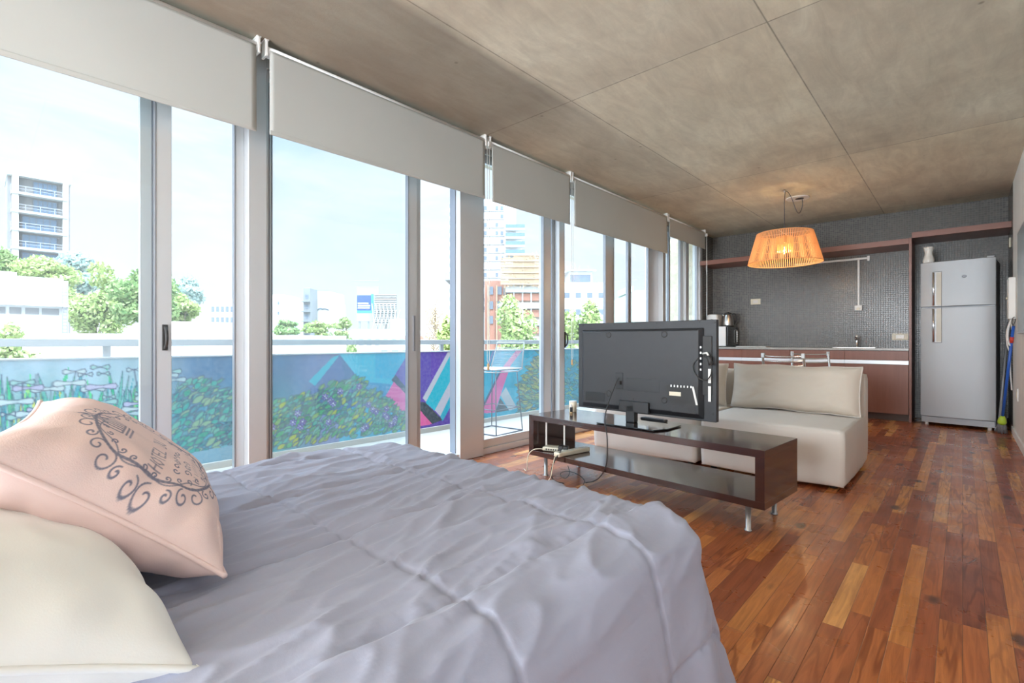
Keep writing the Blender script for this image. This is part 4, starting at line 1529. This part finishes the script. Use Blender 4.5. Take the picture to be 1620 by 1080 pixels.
for x, z, w_, h_, lab in ((-2.30, 1.55, .14, .085, 'cream wall socket plate high on the mosaic, above the microwave side'), (-.587, 1.01, .165, .085, 'cream wall socket plate just above the worktop, near the refrigerator')):
    t = thing('wall_socket', lab, 'socket', (x, Y1, z), 0, 'cream wall sockets')
    box('plate', 'cream_plastic', -w_ / 2, w_ / 2, -.010, -.0005, -h_ / 2, h_ / 2, t, .003)
    box('insert', 'ceramic_white', -w_ / 4, w_ / 4, -.0125, -.0102, -h_ / 4, h_ / 4, t, .001)
t = thing('cable_conduit', 'white T-shaped surface conduit with junction box below the shelf', 'conduit', (-1.02, Y1, 0))
box('channel', 'white_plastic', -.75, .12, -.022, -.0005, 2.035, 2.06, t, .002)
box('drop', 'white_plastic', -.012, .012, -.018, -.0005, 1.43, 2.034, t, .002)
box('end_cap', 'white_plastic', .095, .122, -.026, -.0225, 2.01, 2.075, t, .002)
box('junction_box', 'white_plastic', -.042, .042, -.045, -.0005, 1.36, 1.43, t, .004)
MB().lathe([(.018, 0), (.018, .012)], 14, M=Matrix.Translation((0, -.045, 1.385)) @ Matrix.Rotation(PI / 2, 4, 'X')).build('outlet', 'cream_plastic', t)
tag(MB().tube([(-2.86, YF + .05, 2.099), (-2.86, YF + .05, 2.03), (-2.85, YF + .045, 2.0), (-2.84, YF + .05, 2.02)], .004, 8, smooth_path=1).build('hook', 'steel'), 'small metal hook under the window end of the long shelf', 'hook')
t = thing('cover_plate', 'small cream plate on the tiled niche side under the short shelf', 'plate', (XR - .003, 7.6, 2.02))
box('plate', 'cream_plastic', -.012, -.0005, -.07, .03, -.055, .05, t, .002)

# fridge -------------------------------------------------------------
FA = math.atan2(7.25 - 7.31, .249 + .36)
t = thing('refrigerator', 'tall silver two-door refrigerator in the tiled niche', 'refrigerator', (-.36, 7.31, 0), FA)
FWd, FH = .62, 1.845
box('body', 'fridge_side', .003, FWd - .003, .065, .59, .045, FH - .01, t, .006)


def fridge_door(name, z0, z1):
    pts = []
    n = 24
    for k in range(n + 1):
        x = FWd * k / n
        e = abs(2 * k / n - 1)
        pts.append((x, .020 * e ** 5 - .014 * (1 - e * e) + .014))
    pts += [(FWd, .060), (0, .060)]
    return MB().prism(pts, z0, z1).build(name, 'fridge_steel', t, .006, 3)


d1 = fridge_door('door', .105, 1.328)
d2 = fridge_door('door', 1.342, FH)
for dd, za, zb2 in ((d1, .935, 1.328), (d2, 1.342, 1.735)):
    rc = box('handle', 'handle_grey', .105, .190, -.004, .010, za, zb2, dd, .012, seg=3)
    box('grip_recess', 'grip_tan', .143, .186, -.0055, -.0045, za + .012, zb2 - .012, rc)
    MB().tube([(.120, -.010, za + .01), (.120, -.010, zb2 - .01)], .010, 12).build('grip_bar', 'chrome', rc)
mm = Matrix.Translation((.375, -.002, 1.66)) @ Matrix.Rotation(PI / 2, 4, 'X')
MB().lathe([(.019, 0), (.019, .004), (.011, .004), (.011, 0)], 24, M=mm @ Matrix.Scale(.8, 4, (0, 1, 0))).build('logo_ring', 'aluminium_dark', d2)
box('kick_plate', 'fridge_side', .01, FWd - .01, .03, .06, .035, .10, t)
for x in (.05, FWd - .05):
    MB().lathe([(.018, 0), (.018, .045)], 14, (x, .07, 0)).build('foot', 'white_plastic', t)
    MB().lathe([(.018, 0), (.018, .045)], 14, (x, .53, 0)).build('foot', 'white_plastic', t)
for z in (FH,):
    box('hinge_cover', 'fridge_side', FWd - .07, FWd - .01, .02, .09, z + .0005, z + .014, t, .003)
vs = MB().lathe([(.046, 0), (.052, .01), (.053, .045), (.044, .08), (.037, .105), (.036, .13), (.044, .165), (.050, .19), (.047, .192), (.034, .13)], 36)
vo3 = vs.build('vase', 'ceramic_white')
vo3.location = (-.29, 7.44, FH + .0006)
tag(vo3, 'white waisted ceramic vase standing on top of the refrigerator', 'vase')
mk = box('emblem', 'rubber', -.008, .006, -.0375, -.034, .138, .156, vo3, .002)

# brooms and mop ------------------------------------------------------
def lean(name, label, foot, top, mat, parts, r=.0125):
    t = thing(name, label, 'broom', foot)
    f, e = Vector(foot), Vector(top)
    v = e - f
    L = v.length
    q = v.to_track_quat('Z', 'Y').to_matrix().to_4x4()
    t.rotation_euler = q.to_euler()
    return t, L


t, L = lean('broom', 'blue-handled broom with lime green head leaning in the niche', (.291, 7.19, .004), (.366, 6.86, 1.10), None, None)
MB().lathe([(.012, .16), (.012, L)], 14).build('handle', 'blue_plastic', t)
MB().lathe([(.030, .10), (.036, .12), (.030, .155), (.014, .19)], 20).build('head', 'green_plastic', t)
mb = MB()
rb_ = random.Random(2)
for k in range(90):
    a = rb_.uniform(0, 2 * PI); q = rb_.uniform(0, 1) ** .5
    mb.tube([(.028 * q * math.cos(a), .028 * q * math.sin(a), .105), (.050 * q * math.cos(a), .050 * q * math.sin(a), .008)], .0016, 4)
mb.build('bristles', 'grey_bristle', t)
MB().lathe([(.0145, L - .17), (.0145, L - .11)], 14).build('collar', 'red_plastic', t)
MB().tube([(.0, 0.012, L), (.02, .02, L + .06), (0, .012, L + .10), (-.02, .0, L + .05), (0, -.01, L - .01)], .003, 6, smooth_path=2).build('hanging_loop', 'rubber', t)
t, L = lean('mop', 'slim grey pole mop leaning between refrigerator and blue broom', (.276, 7.235, .004), (.366, 7.56, 1.16), None, None)
MB().lathe([(.011, .03), (.011, L)], 14).build('handle', 'fridge_side', t)
box('head', 'aluminium_dark', -.03, .03, -.016, .016, .004, .05, t, .006)
t, L = lean('mop', 'dark brown pole leaning behind the grey one', (.300, 7.36, .004), (.366, 7.72, 1.12), None, None)
MB().lathe([(.010, .03), (.010, L)], 14).build('handle', 'brown_laminate_dark', t)
box('head', 'rubber', -.025, .025, -.014, .014, .004, .045, t, .006)

# intercom on the right wall
t = thing('intercom', 'white wall intercom on the wall edge beside the refrigerator niche', 'intercom', (XR, 6.95, 1.36))
box('housing', 'white_plastic', -.055, -.0005, -.10, .11, -.19, .22, t, .008)
MB().lathe([(.010, 0), (.010, .012)], 12, M=Matrix.Translation((-.055, 0.0, .02)) @ Matrix.Rotation(-PI / 2, 4, 'Y')).build('button', 'cream_plastic', t)
pts = []
for k in range(2):
    pass
MB().tube([(-.03, -.03, -.19), (-.055, -.05, -.28), (-.06, -.05, -.40), (-.03, -.03, -.47), (-.015, .0, -.40), (-.02, .02, -.28), (-.03, .0, -.19)], .010, 8, smooth_path=2).build('cord', 'white_plastic', t)
MB().tube([(-.03, .05, -.19), (-.06, .06, -.30), (-.06, .05, -.42), (-.045, .02, -.50), (-.03, .01, -.52), (-.035, .04, -.62), (-.03, .08, -.75), (-.02, .10, -.90)], .006, 8, smooth_path=2).build('cord', 'white_plastic', t)
t = thing('wall_mirror', 'pale blue framed glass panel on the white wall at the picture edge', 'mirror', (XR, 5.85, 1.02))
box('frame', 'aluminium', -.018, -.0005, -.55, .55, 0, .92, t, .003)
box('glass', 'mirror_blue', -.0195, -.0182, -.53, .53, .02, .90, t)
t = thing('light_switch', 'small white switch low on the white wall near the niche', 'switch', (XR, 6.6, .45))
box('plate', 'white_plastic', -.010, -.0005, -.04, .04, -.06, .06, t, .003)
box('rocker', 'cream_plastic', -.014, -.0102, -.018, .018, -.03, .03, t, .001)


# ------------------------------------------------------------------ outside
GZ = -14.0


def at(px, Z, z=0.0):
    p = FW * Z + RT * ((px - 810) / F * Z)
    return Vector((p.x, p.y, z))


def zpx(py, Z):
    return H + (540 - py) / F * Z


struct(box('ground', 'ground_mix', -700, 200, -250, 700, GZ - 1, GZ))


def ywall(px, D):
    """y at which the line of sight through column px meets the plane x = -D"""
    d = FW + RT * ((px - 810) / F)
    return -D * d.y / d.x


def depth_of(p):
    return Vector((p.x, p.y, 0)).dot(FW)


def building(name, label, px0, px1, pt, Z, dep, mat, rows=0, cols=0, winmat='ext_darkwin', yaw=0, zbot=GZ, wfrac=(.6, .5), fl=3.0, top=1.0, cat='building', roofbox=None, group='buildings beyond the balcony', balc=False, wall=False):
    """front face spans px0..px1 seen from the room, roof at pt"""
    w_ = (px1 - px0) * Z / F
    c = at((px0 + px1) / 2, Z)
    zt_ = zpx(pt, Z)
    if wall:
        ya, yb = ywall(px0, Z), ywall(px1, Z)
        w_ = yb - ya; c = Vector((-Z, (ya + yb) / 2, 0)); yaw = PI / 2 - YAW
        zt_ = H + (540 - pt) / F * depth_of(c)
    t = thing(name, label, cat, (c.x, c.y, zbot), YAW + yaw, group)
    hz = zt_ - zbot
    box('wall', mat, -w_ / 2, w_ / 2, 0, dep, 0, hz, t)
    box('roof', 'ext_roof', -w_ / 2 + .2, w_ / 2 - .2, .2, dep - .2, hz, hz + .15, t)
    k = 0
    for r_ in range(rows):
        zc = hz - top - fl * (r_ + .5)
        for q in range(cols):
            if k >= 96:
                break
            xc = -w_ / 2 + w_ * (q + .5) / cols
            ww = w_ / cols * wfrac[0] / 2; wh = fl * wfrac[1] / 2
            box('window', winmat, xc - ww, xc + ww, -.06, -.003, zc - wh, zc + wh, t)
            k += 1
        if balc:
            b = box('balcony', mat, -w_ / 2 - .1, w_ / 2 + .1, -1.2, -.07, zc - fl / 2 - .12, zc - fl / 2 + .12, t)
            rl = MB()
            rl.box(-w_ / 2, w_ / 2, -1.18, -1.14, zc - fl / 2 + 1.0, zc - fl / 2 + 1.06)
            for q in range(cols * 2 + 1):
                xx = -w_ / 2 + w_ * q / (cols * 2)
                rl.box(xx - .03, xx + .03, -1.18, -1.14, zc - fl / 2 + .12, zc - fl / 2 + 1.0)
            rl.build('railing', 'rail_metal', b)
    if roofbox:
        a, b_, hh = roofbox
        box('roof_house', mat, -w_ / 2 + w_ * a, -w_ / 2 + w_ * b_, dep * .3, dep * .8, hz + .15, hz + hh, t)
    return t, w_, hz


# tall flats at the far left
ya, yb = ywall(12, 112), ywall(112, 112)
tc_ = Vector((-112, (ya + yb) / 2, GZ))
t = thing('apartment_tower', 'tall grey apartment tower with glazed balconies standing over the trees', 'building', tuple(tc_), PI / 2, 'buildings beyond the balcony')
W2 = (yb - ya) / 2
Z = depth_of(tc_)
hz = zpx(268, Z) - GZ
box('wall', 'ext_grey', -W2, W2, 1.3, 10, 0, hz, t)
box('roof_parapet', 'ext_offwhite', -W2 - .1, W2 + .1, -.05, 10.1, hz - 1.6, hz, t)
for s in (-1, 1):
    box('side_wall', 'ext_offwhite', (W2 - .5) * s - .25 * s - .25, (W2 - .5) * s - .25 * s + .25 + .25, -.02, 1.29, 0, hz - 1.61, t)
fl = 2.95
for k in range(9):
    zt2 = hz - 1.62 - fl * k
    zb2 = zt2 - fl
    box('slab', 'ext_offwhite', -W2 + .35, W2 - .35, -.3, 1.28, zb2, zb2 + .35, t)
    wn_ = box('window', 'ext_bluewin', -W2 * .55 if k > 1 else -W2 * .2, W2 * .55, 1.1, 1.28, zb2 + .5, zt2 - .35, t)
    mb = MB()
    x0 = -W2 * .55 if k > 1 else -W2 * .2
    for q in range(6):
        xx = x0 + (W2 * .55 - x0) * q / 5
        mb.box(xx - .05, xx + .05, 1.02, 1.08, zb2 + .5, zt2 - .35)
    mb.box(x0, W2 * .55, 1.02, 1.08, zb2 + 1.3, zb2 + 1.4)
    mb.build('mullion', 'ext_darkwin', wn_)
    rl = MB()
    rl.box(-W2 + .3, W2 - .3, -.32, -.27, zb2 + 1.25, zb2 + 1.33).box(-W2 + .3, W2 - .3, -.32, -.27, zb2 + .8, zb2 + .85)
    for q in range(5):
        xx = -W2 + .3 + (2 * W2 - .6) * q / 4
        rl.box(xx - .04, xx + .04, -.32, -.27, zb2 + .35, zb2 + 1.25)
    rl.build('railing', 'rail_metal', t)

t, w_, hz = building('house', 'white flat-roofed house with a ladder beside the leafy trees', -110, 108, 438, 42, 5, 'ext_white', zbot=GZ, wall=True)
HS = depth_of(Vector((-42, ywall(54, 42), 0))) / F
hy = lambda px: w_ / 2 - (108 - px) * (ywall(108, 42) - ywall(0, 42)) / 108
hzp = lambda py: hz - (py - 438) * HS
box('opening', 'ext_beige', hy(27), hy(70), -.04, -.003, hzp(470), hzp(442), t)
box('roof_house', 'ext_white', -w_ / 2, hy(26), .5, 5, hz + .16, hzp(428), t)
for a, b_ in ((25, 36), (52, 64)):
    box('pillar', 'ext_offwhite', hy(a), hy(a + 4), -.07, -.041, hzp(470), hzp(442), t)
box('ledge', 'ext_offwhite', -w_ / 2, w_ / 2, -.5, -.003, hzp(481), hzp(477), t)
for a, b_ in ((-40, -18), (-12, 8), (14, 32), (38, 60), (64, 92)):
    box('window', 'ext_grey', hy(a), hy(b_), -.05, -.003, hzp(494), hzp(484), t)
mb = MB()
for s_ in (96, 104):
    mb.box(hy(s_), hy(s_) + .06, -.40, -.34, hzp(524), hzp(446))
for k in range(14):
    z_ = hzp(522 - k * 5.4)
    mb.box(hy(96), hy(104), -.39, -.35, z_ - .03, z_ + .03)
mb.build('ladder', 'ext_grey', t)
t = thing('flat_roof', 'long bare white roof block just beyond the balcony rail', 'building', (-32, ywall(255, 32), GZ), PI / 2, 'buildings beyond the balcony')
box('wall', 'ext_white', -12, ywall(548, 32) - ywall(255, 32), 0, 6, 0, zpx(526, 22) - GZ, t)
box('roof_house', 'ext_white', .5, 4.1, .8, 5, zpx(526, 22) - GZ, zpx(501, 22.8) - GZ, t)
for q in (-3.2, -1.9, 4.6, 5.4):
    box('vent', 'ext_grey', q, q + .1, -.03, -.002, zpx(549, 22) - GZ, zpx(549, 22) - GZ + .07, t)
# skyline, from left to right
building('house', 'low white terraced building on the skyline right of the hazy trees', 333, 386, 474, 120, 12, 'ext_offwhite', 3, 7, 'ext_darkwin', fl=2.6, roofbox=(.5, .9, 2.2))
building('apartment_block', 'pale plain block on the skyline with a column of tiny windows', 412, 428, 472, 156, 10, 'ext_white', 8, 2, 'ext_darkwin', wfrac=(.4, .35), fl=3)
building('apartment_block', 'plain white windowless block on the skyline', 430, 451, 466, 146, 10, 'ext_white', 6, 1, 'ext_darkwin', wfrac=(.12, .3), fl=3)
building('apartment_block', 'wider white block on the skyline beside the plain one', 453, 474, 474, 160, 10, 'ext_white', 6, 2, 'ext_offwhite', wfrac=(.3, .3), fl=3)
building('apartment_tower', 'slender grey balcony side of the tower with the white blind wall', 480, 491, 456, 140, 5, 'ext_grey', 12, 1, 'ext_darkwin', wfrac=(.5, .4), fl=2.8, balc=True)
t, w_, hz = building('apartment_tower', 'tower with a bare white wall carrying a grey squiggle', 493, 523, 461, 146, 12, 'ext_white')
box('annex', 'ext_white', w_ / 2 + .02, w_ / 2 + 1.8, .5, 8, 0, hz - 3.5, t)
MB().tube([(-w_ * .25, -.1, hz - 5.6), (0, -.1, hz - 4.8), (w_ * .05, -.1, hz - 5.3), (w_ * .2, -.1, hz - 5.0), (w_ * .42, -.1, hz - 5.5)], .18, 6, smooth_path=1).build('sign', 'ext_darkwin', t)
Z = 100
t = thing('billboard', 'tall rooftop billboard with a blue and white poster', 'billboard', tuple(at(582, Z, GZ)), YAW, 'rooftop billboards')
S_ = Z / F
zz = lambda py: zpx(py, Z) - GZ
box('panel', 'billboard_grey', -18 * S_, 17 * S_, 0, .6, zz(508), zz(453), t)
po = box('poster', 'billboard_navy', -17 * S_, 5 * S_, -.05, -.002, zz(491), zz(467), t)
box('poster_edge', 'billboard_cyan', -17 * S_, 9 * S_, -.04, -.002, zz(495), zz(491.2), t)
box('poster_side', 'billboard_cyan', 5.1 * S_, 9 * S_, -.04, -.002, zz(491), zz(465), t)
mb = MB()
rw = random.Random(4)
for r_ in range(3):
    x = -15.5 * S_
    while x < (2.5 - (r_ == 0) * 2) * S_:
        ww = rw.uniform(1.2, 2.4) * S_
        mb.box(x, x + ww * .8, -.10, -.055, zz(481 + r_ * 3.6), zz(478.6 + r_ * 3.6)); x += ww
mb.build('lettering', 'ext_white', po)
box('lamp_bar', 'rail_metal', -22 * S_, 20 * S_, -1.2, -1.1, zz(453) + 1.0, zz(453) + 1.15, t)
for x in (-14, 0, 14):
    box('post', 'rail_metal', x * S_ - .15, x * S_ + .15, .2, .5, 0, zz(508), t)
t = thing('billboard', 'brown slatted back of a second billboard beside the blue one', 'billboard', tuple(at(609, 99, GZ)), YAW, 'rooftop billboards')
S_ = 99 / F
zz = lambda py: zpx(py, 99) - GZ
box('panel', 'sky_steel', -17 * S_, 18 * S_, .2, .5, zz(512), zz(466), t)
mb = MB()
for k in range(14):
    z_ = zz(512) + (zz(466) - zz(512)) * k / 13
    mb.box(-17 * S_, 18 * S_, .05, .15, z_ - .08, z_ + .08)
mb.build('slats', 'ext_offwhite', t)
mb = MB()
for k in range(7):
    x = -17 * S_ + k * 35 * S_ / 6
    mb.tube([(x, -2.5, zz(530)), (x, .0, zz(512)), (x - 3 * S_, -.3, zz(480))], .09, 5)
    mb.tube([(x, -2.5, zz(530)), (x + 6 * S_, 0, zz(490))], .08, 5)
mb.build('bracing', 'ext_offwhite', t)
box('post', 'sky_steel', -.3, .3, .25, .45, 0, zz(512), t)
building('house', 'low white row of roofs with dark openings under the billboards', 552, 668, 522, 60, 8, 'ext_white', 2, 9, 'ext_grey', wfrac=(.55, .4), fl=1.9, top=.5, roofbox=(.5, .62, 1.5))
building('house', 'low pale terrace in front of the roofs, right of the white roof', 600, 700, 540, 40, 6, 'ext_offwhite', 1, 6, 'ext_grey', fl=1.6, top=.3)
building('house', 'small brick-fronted house below the billboards', 640, 660, 531, 55, 4, 'ext_brick', 1, 2, 'ext_white', fl=1.6, top=.2)

# modern white tower with terraces
Z = 95
S_ = Z / F
t = thing('apartment_tower', 'stepped modern white tower with glass balconies above the scaffolding', 'building', tuple(at(770, Z, GZ)), YAW, 'buildings beyond the balcony')
zz = lambda py: zpx(py, Z) - GZ
box('wall', 'ext_white', -40 * S_, 46 * S_, .0, 12, 0, zz(322), t)
box('wing', 'ext_offwhite', -52 * S_, -40.2 * S_, 1, 11, 0, zz(352), t)
box('wing', 'ext_white', 46.2 * S_, 56 * S_, 1, 11, 0, zz(372), t)
box('roof_house', 'ext_white', -20 * S_, 25 * S_, 3, 9, zz(322) + .02, zz(308), t)
for k in range(13):
    py = 334 + k * 13.2
    b = box('balcony', 'ext_white', -57 * S_, -18 * S_, -1.5, -.02, zz(py) - .2, zz(py) + .2, t)
    box('glass_rail', 'ext_bluewin', -57 * S_, -18 * S_, -1.5, -1.42, zz(py) + .21, zz(py) + .95, b)
    if k > 1:
        b = box('balcony', 'ext_white', 30 * S_, 60 * S_, -1.2, -.02, zz(py + 4) - .2, zz(py + 4) + .2, t)
        box('glass_rail', 'ext_bluewin', 30 * S_, 60 * S_, -1.2, -1.14, zz(py + 4) + .21, zz(py + 4) + .9, b)
    box('window', 'ext_bluewin', -36 * S_, -22 * S_, -.1, -.003, zz(py - 2), zz(py - 9), t)
    for x in (-12, -4, 14, 22):
        if (k * 7 + x) % 3:
            box('window', 'ext_darkwin', x * S_, (x + 4) * S_, -.1, -.003, zz(py - 2), zz(py - 8), t)
    box('band', 'ext_grey', -16 * S_, 28 * S_, -.12, -.003, zz(py) - .08, zz(py) + .08, t)
# grey lift tower left of it
t, w_, hz = building('apartment_tower', 'pinkish grey shaft with an overhanging top beside the bare tree', 716, 742, 446, 70, 6, 'ext_beige')
box('top_terrace', 'ext_grey', -w_ / 2 - 1, w_ / 2, -.8, 6, hz + .2, hz + 1.2, t)
# building under construction
Z = 75
S_ = Z / F
t = thing('construction_site', 'half-built brick and concrete block wrapped in wooden scaffolding', 'building', tuple(at(820, Z, GZ)), YAW, 'buildings beyond the balcony')
zz = lambda py: zpx(py, Z) - GZ
box('core', 'ext_beige', -15 * S_, 50 * S_, 2, 12, 0, zz(420), t)
box('wing', 'ext_brick', -55 * S_, -15.2 * S_, 3, 11, 0, zz(440), t)
for k, py in enumerate((452, 478, 505, 532)):
    box('slab', 'ext_white', -20 * S_, 52 * S_, 1.0, 1.98, zz(py + 9), zz(py), t)
    box('brick_infill', 'ext_brick', -18 * S_, 50 * S_, 1.6, 1.97, zz(py + 22), zz(py + 11), t)
    for x in range(-50, 50, 14):
        box('column', 'ext_scaffold' if x < -15 else 'ext_white', x * S_, (x + 2) * S_, 1.4 if x > -16 else 2.5, 1.59 if x > -16 else 2.9, zz(py + 24), zz(py - 4), t)
for k in range(3):
    for x in (-48, -34, -24):
        box('window', 'ext_darkwin', x * S_, (x + 7) * S_, 2.8, 2.99, zz(463 + k * 24), zz(450 + k * 24), t)
mb = MB()
rs = random.Random(9)
for k in range(46):
    x = (-28 + k * 1.7) * S_
    mb.box(x, x + .12, .2, .32, zz(452 + rs.uniform(-4, 4)), zz(402 + abs(k - 20) * .3 + rs.uniform(-3, 4)))
for k in range(11):
    z_ = zz(404 + k * 4.6)
    mb.box(-28 * S_, 50 * S_, .05 + (k % 2) * .5, .2 + (k % 2) * .5, z_, z_ + .16)
for k in range(40):
    x = rs.uniform(-28, 46) * S_; py = rs.uniform(404, 448)
    mb.tube([(x, .1, zz(py)), (x + rs.uniform(-4, 4) * S_, 1.5, zz(py - rs.uniform(4, 12)))], .07, 4)
sc_ = mb.build('scaffolding', 'ext_scaffold', t)
sc_['label'] = 'tan wooden scaffolding'
box('netting', 'ext_scaffold', -8 * S_, 26 * S_, .6, .7, zz(446), zz(400), t)
# stepped white building on the right
t, w_, hz = building('apartment_block', 'stepped white building with a glazed top floor seen above the television', 888, 960, 448, 85, 12, 'ext_white', 5, 4, 'ext_darkwin', wfrac=(.45, .32), fl=2.9, top=.6)
Z = 85; S_ = Z / F
box('penthouse', 'ext_white', -w_ / 2 + 1.5, w_ / 2 - 2.2, 2, 10, hz + .2, hz + 2.3, t)
box('penthouse_glass', 'ext_darkwin', -w_ / 2 + 1.8, w_ / 2 - 2.5, 1.9, 1.98, hz + .5, hz + 1.7, t)
box('eaves', 'ext_white', -w_ / 2 + 1, w_ / 2 - 1.6, 1.4, 10.2, hz + 2.31, hz + 2.6, t)
for k in range(3):
    box('antenna', 'rail_metal', -w_ / 2 + 2 + k * 1.6, -w_ / 2 + 2.1 + k * 1.6, 4, 4.1, hz + 2.6, hz + 3.6, t)
box('side_wing', 'ext_grey', -w_ / 2 - .02 - 2.4, -w_ / 2 - .02, 1, 9, 0, hz - 1, t)
building('apartment_block', 'pale green party wall seen through the last window panes', 1001, 1040, 463, 24, 5, 'ext_green_wall', roofbox=(.1, .35, .5))
building('apartment_tower', 'distant narrow grey tower between the last window frames', 992, 1001, 472, 130, 8, 'ext_grey', 8, 1, 'ext_bluewin', fl=3)


# trees ---------------------------------------------------------------
def tree(label, px, ptop, pbot, Z, wpx, mat, n=2600, leaf=.30, seed=0, trunk=True, name='leafy_tree', blobs=9, cat='tree', flat=.9):
    rg_ = random.Random(seed)
    c = at(px, Z)
    zt_, zb_ = zpx(ptop, Z), zpx(pbot, Z)
    wd = wpx * Z / F / 2
    t = thing(name, label, cat, (c.x, c.y, GZ), YAW, 'trees beyond the balcony')
    cz = (zt_ + zb_) / 2 - GZ; hh = (zt_ - zb_) / 2
    bl = []
    for k in range(blobs):
        a = rg_.uniform(0, 2 * PI); q = rg_.uniform(.0, .66)
        bx, by = wd * q * math.cos(a), wd * q * math.sin(a) * flat
        bz = cz + hh * rg_.uniform(-.8, .62) * (1 - q * .3)
        bl.append((bx, by, bz, wd * rg_.uniform(.28, .45), hh * rg_.uniform(.22, .40)))
    bl.append((rg_.uniform(-.2, .2) * wd, 0, cz + hh * .66, wd * .33, hh * .34))
    co = np.zeros((n, 4, 3), np.float32)
    rs = np.random.RandomState(seed)
    for k in range(n):
        bx, by, bz, rx, rz_ = bl[k % len(bl)]
        v = rs.normal(size=3); v /= np.linalg.norm(v)
        r_ = rs.uniform(.55, 1.05)
        p = np.array([bx + v[0] * rx * r_, by + v[1] * rx * r_, bz + v[2] * rz_ * r_])
        d1_ = rs.normal(size=3); d1_ /= np.linalg.norm(d1_)
        d2_ = np.cross(d1_, v + .3 * rs.normal(size=3)); d2_ /= (np.linalg.norm(d2_) + 1e-6)
        s1 = leaf * rs.uniform(.5, 1.0); s2 = s1 * .55
        co[k] = [p - d1_ * s1, p - d2_ * s2, p + d1_ * s1, p + d2_ * s2]
    me = bpy.data.meshes.new('crown')
    me.from_pydata(co.reshape(-1, 3).tolist(), [], [(4 * k, 4 * k + 1, 4 * k + 2, 4 * k + 3) for k in range(n)])
    o = bpy.data.objects.new('crown', me); COL.objects.link(o); o.parent = t
    me.materials.append(MATS[mat])
    mb = MB()
    tr_ = max(.12, wd * .06)
    mb.tube([(0, 0, 0), (.2, 0, cz * .5), (0, 0, cz)], [tr_, tr_ * .8, tr_ * .5], 8)
    for bx, by, bz, rx, rz_ in bl[:6]:
        mb.tube([(0, 0, max(cz - hh, .3)), (bx * .6, by * .6, (cz - hh * .3 + bz) / 2), (bx, by, bz)], [tr_ * .5, tr_ * .3, tr_ * .12], 6)
    mb.build('trunk', 'bark', t)
    return t


tree('large lime green tree behind the white house', 60, 404, 480, 48, 130, 'leaf_lime', 4200, .26, 1)
tree('broad bright tree just right of the white house', 150, 412, 545, 42, 104, 'leaf_lime', 6500, .24, 2, blobs=14)
tree('dense green tree left of the door handle', 228, 422, 545, 36, 100, 'leaf_green', 6500, .24, 3, blobs=14)
tree('smaller lime tree seen beside the sliding door frame', 286, 462, 530, 40, 70, 'leaf_lime', 2600, .24, 4)
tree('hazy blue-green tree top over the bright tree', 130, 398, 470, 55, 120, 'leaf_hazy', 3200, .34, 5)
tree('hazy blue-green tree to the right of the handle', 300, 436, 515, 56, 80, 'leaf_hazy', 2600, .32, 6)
tree('hazy pale tree far left behind the tower', 5, 392, 470, 52, 60, 'leaf_green', 2200, .30, 7)
tree('near leafy tree branch rising at the far left of the balcony', 18, 508, 640, 12, 86, 'leaf_lime', 2600, .10, 8, blobs=12)
tree('low tree on the skyline in front of the white block', 455, 506, 530, 100, 60, 'leaf_green', 1300, .5, 10, blobs=8)
tree('low bright tree in front of the tower with the squiggle', 505, 508, 534, 90, 70, 'leaf_lime', 1500, .42, 11, blobs=8)
tree('rounded skyline tree left of the billboards', 548, 502, 535, 85, 46, 'leaf_lime', 1300, .42, 12, blobs=6)
tree('small tree between the white roof and the low terrace', 556, 534, 600, 30, 36, 'leaf_lime', 1200, .20, 13, blobs=6)
tree('skyline tree right of the billboards', 640, 508, 530, 85, 40, 'leaf_lime', 1000, .4, 14, blobs=6)
tree('green tree below the rail beside the white door frame', 706, 500, 600, 26, 50, 'leaf_lime', 2200, .17, 15, blobs=8)
tree('large rounded lime tree in front of the scaffolded building', 815, 468, 640, 24, 120, 'leaf_lime', 7500, .17, 16, blobs=15)
tree('rounded lime tree seen just left of the television', 925, 474, 640, 25, 92, 'leaf_lime', 5200, .17, 17, blobs=12)
# bare-looking tan tree
t = thing('sparse_tree', 'sparse tan tree with thin upright twigs in the open door', 'tree', tuple(at(688, 30, GZ)), YAW, 'trees beyond the balcony')
rs = random.Random(21)
S_ = 30 / F
mb = MB()
zt_ = zpx(462, 30) - GZ; zb_ = zpx(600, 30) - GZ
mb.tube([(0, 0, 0), (0, 0, zb_), (.05, 0, zt_ * .93)], [.14, .10, .03], 6)
tips = []
for k in range(70):
    z_ = rs.uniform(zb_, zt_ * .95); a = rs.uniform(0, 2 * PI); ln = rs.uniform(.3, .9) * (1.15 - (z_ - zb_) / (zt_ - zb_) * .6)
    e = (ln * math.cos(a), ln * math.sin(a), z_ + ln * rs.uniform(.8, 1.6))
    mb.tube([(0, 0, z_), (e[0] * .4, e[1] * .4, z_ + (e[2] - z_) * .3), e], [.025, .016, .006], 4)
    tips.append(e)
mb.build('trunk', 'bark', t)
co = []
for k in range(1500):
    e = rs.choice(tips); q = rs.uniform(.2, 1.1)
    p = Vector((e[0] * q + rs.gauss(0, .12), e[1] * q + rs.gauss(0, .12), e[2] + (q - 1) * .8 + rs.gauss(0, .16)))
    d1_ = Vector([rs.gauss(0, 1) for _ in range(3)]).normalized() * .06; d2_ = d1_.orthogonal() * .5
    co.append((p - d1_, p - d2_, p + d1_, p + d2_))
me = bpy.data.meshes.new('crown')
me.from_pydata([tuple(v) for q in co for v in q], [], [(4 * k, 4 * k + 1, 4 * k + 2, 4 * k + 3) for k in range(len(co))])
o = bpy.data.objects.new('crown', me); COL.objects.link(o); o.parent = t
me.materials.append(MATS['twig_tan'])
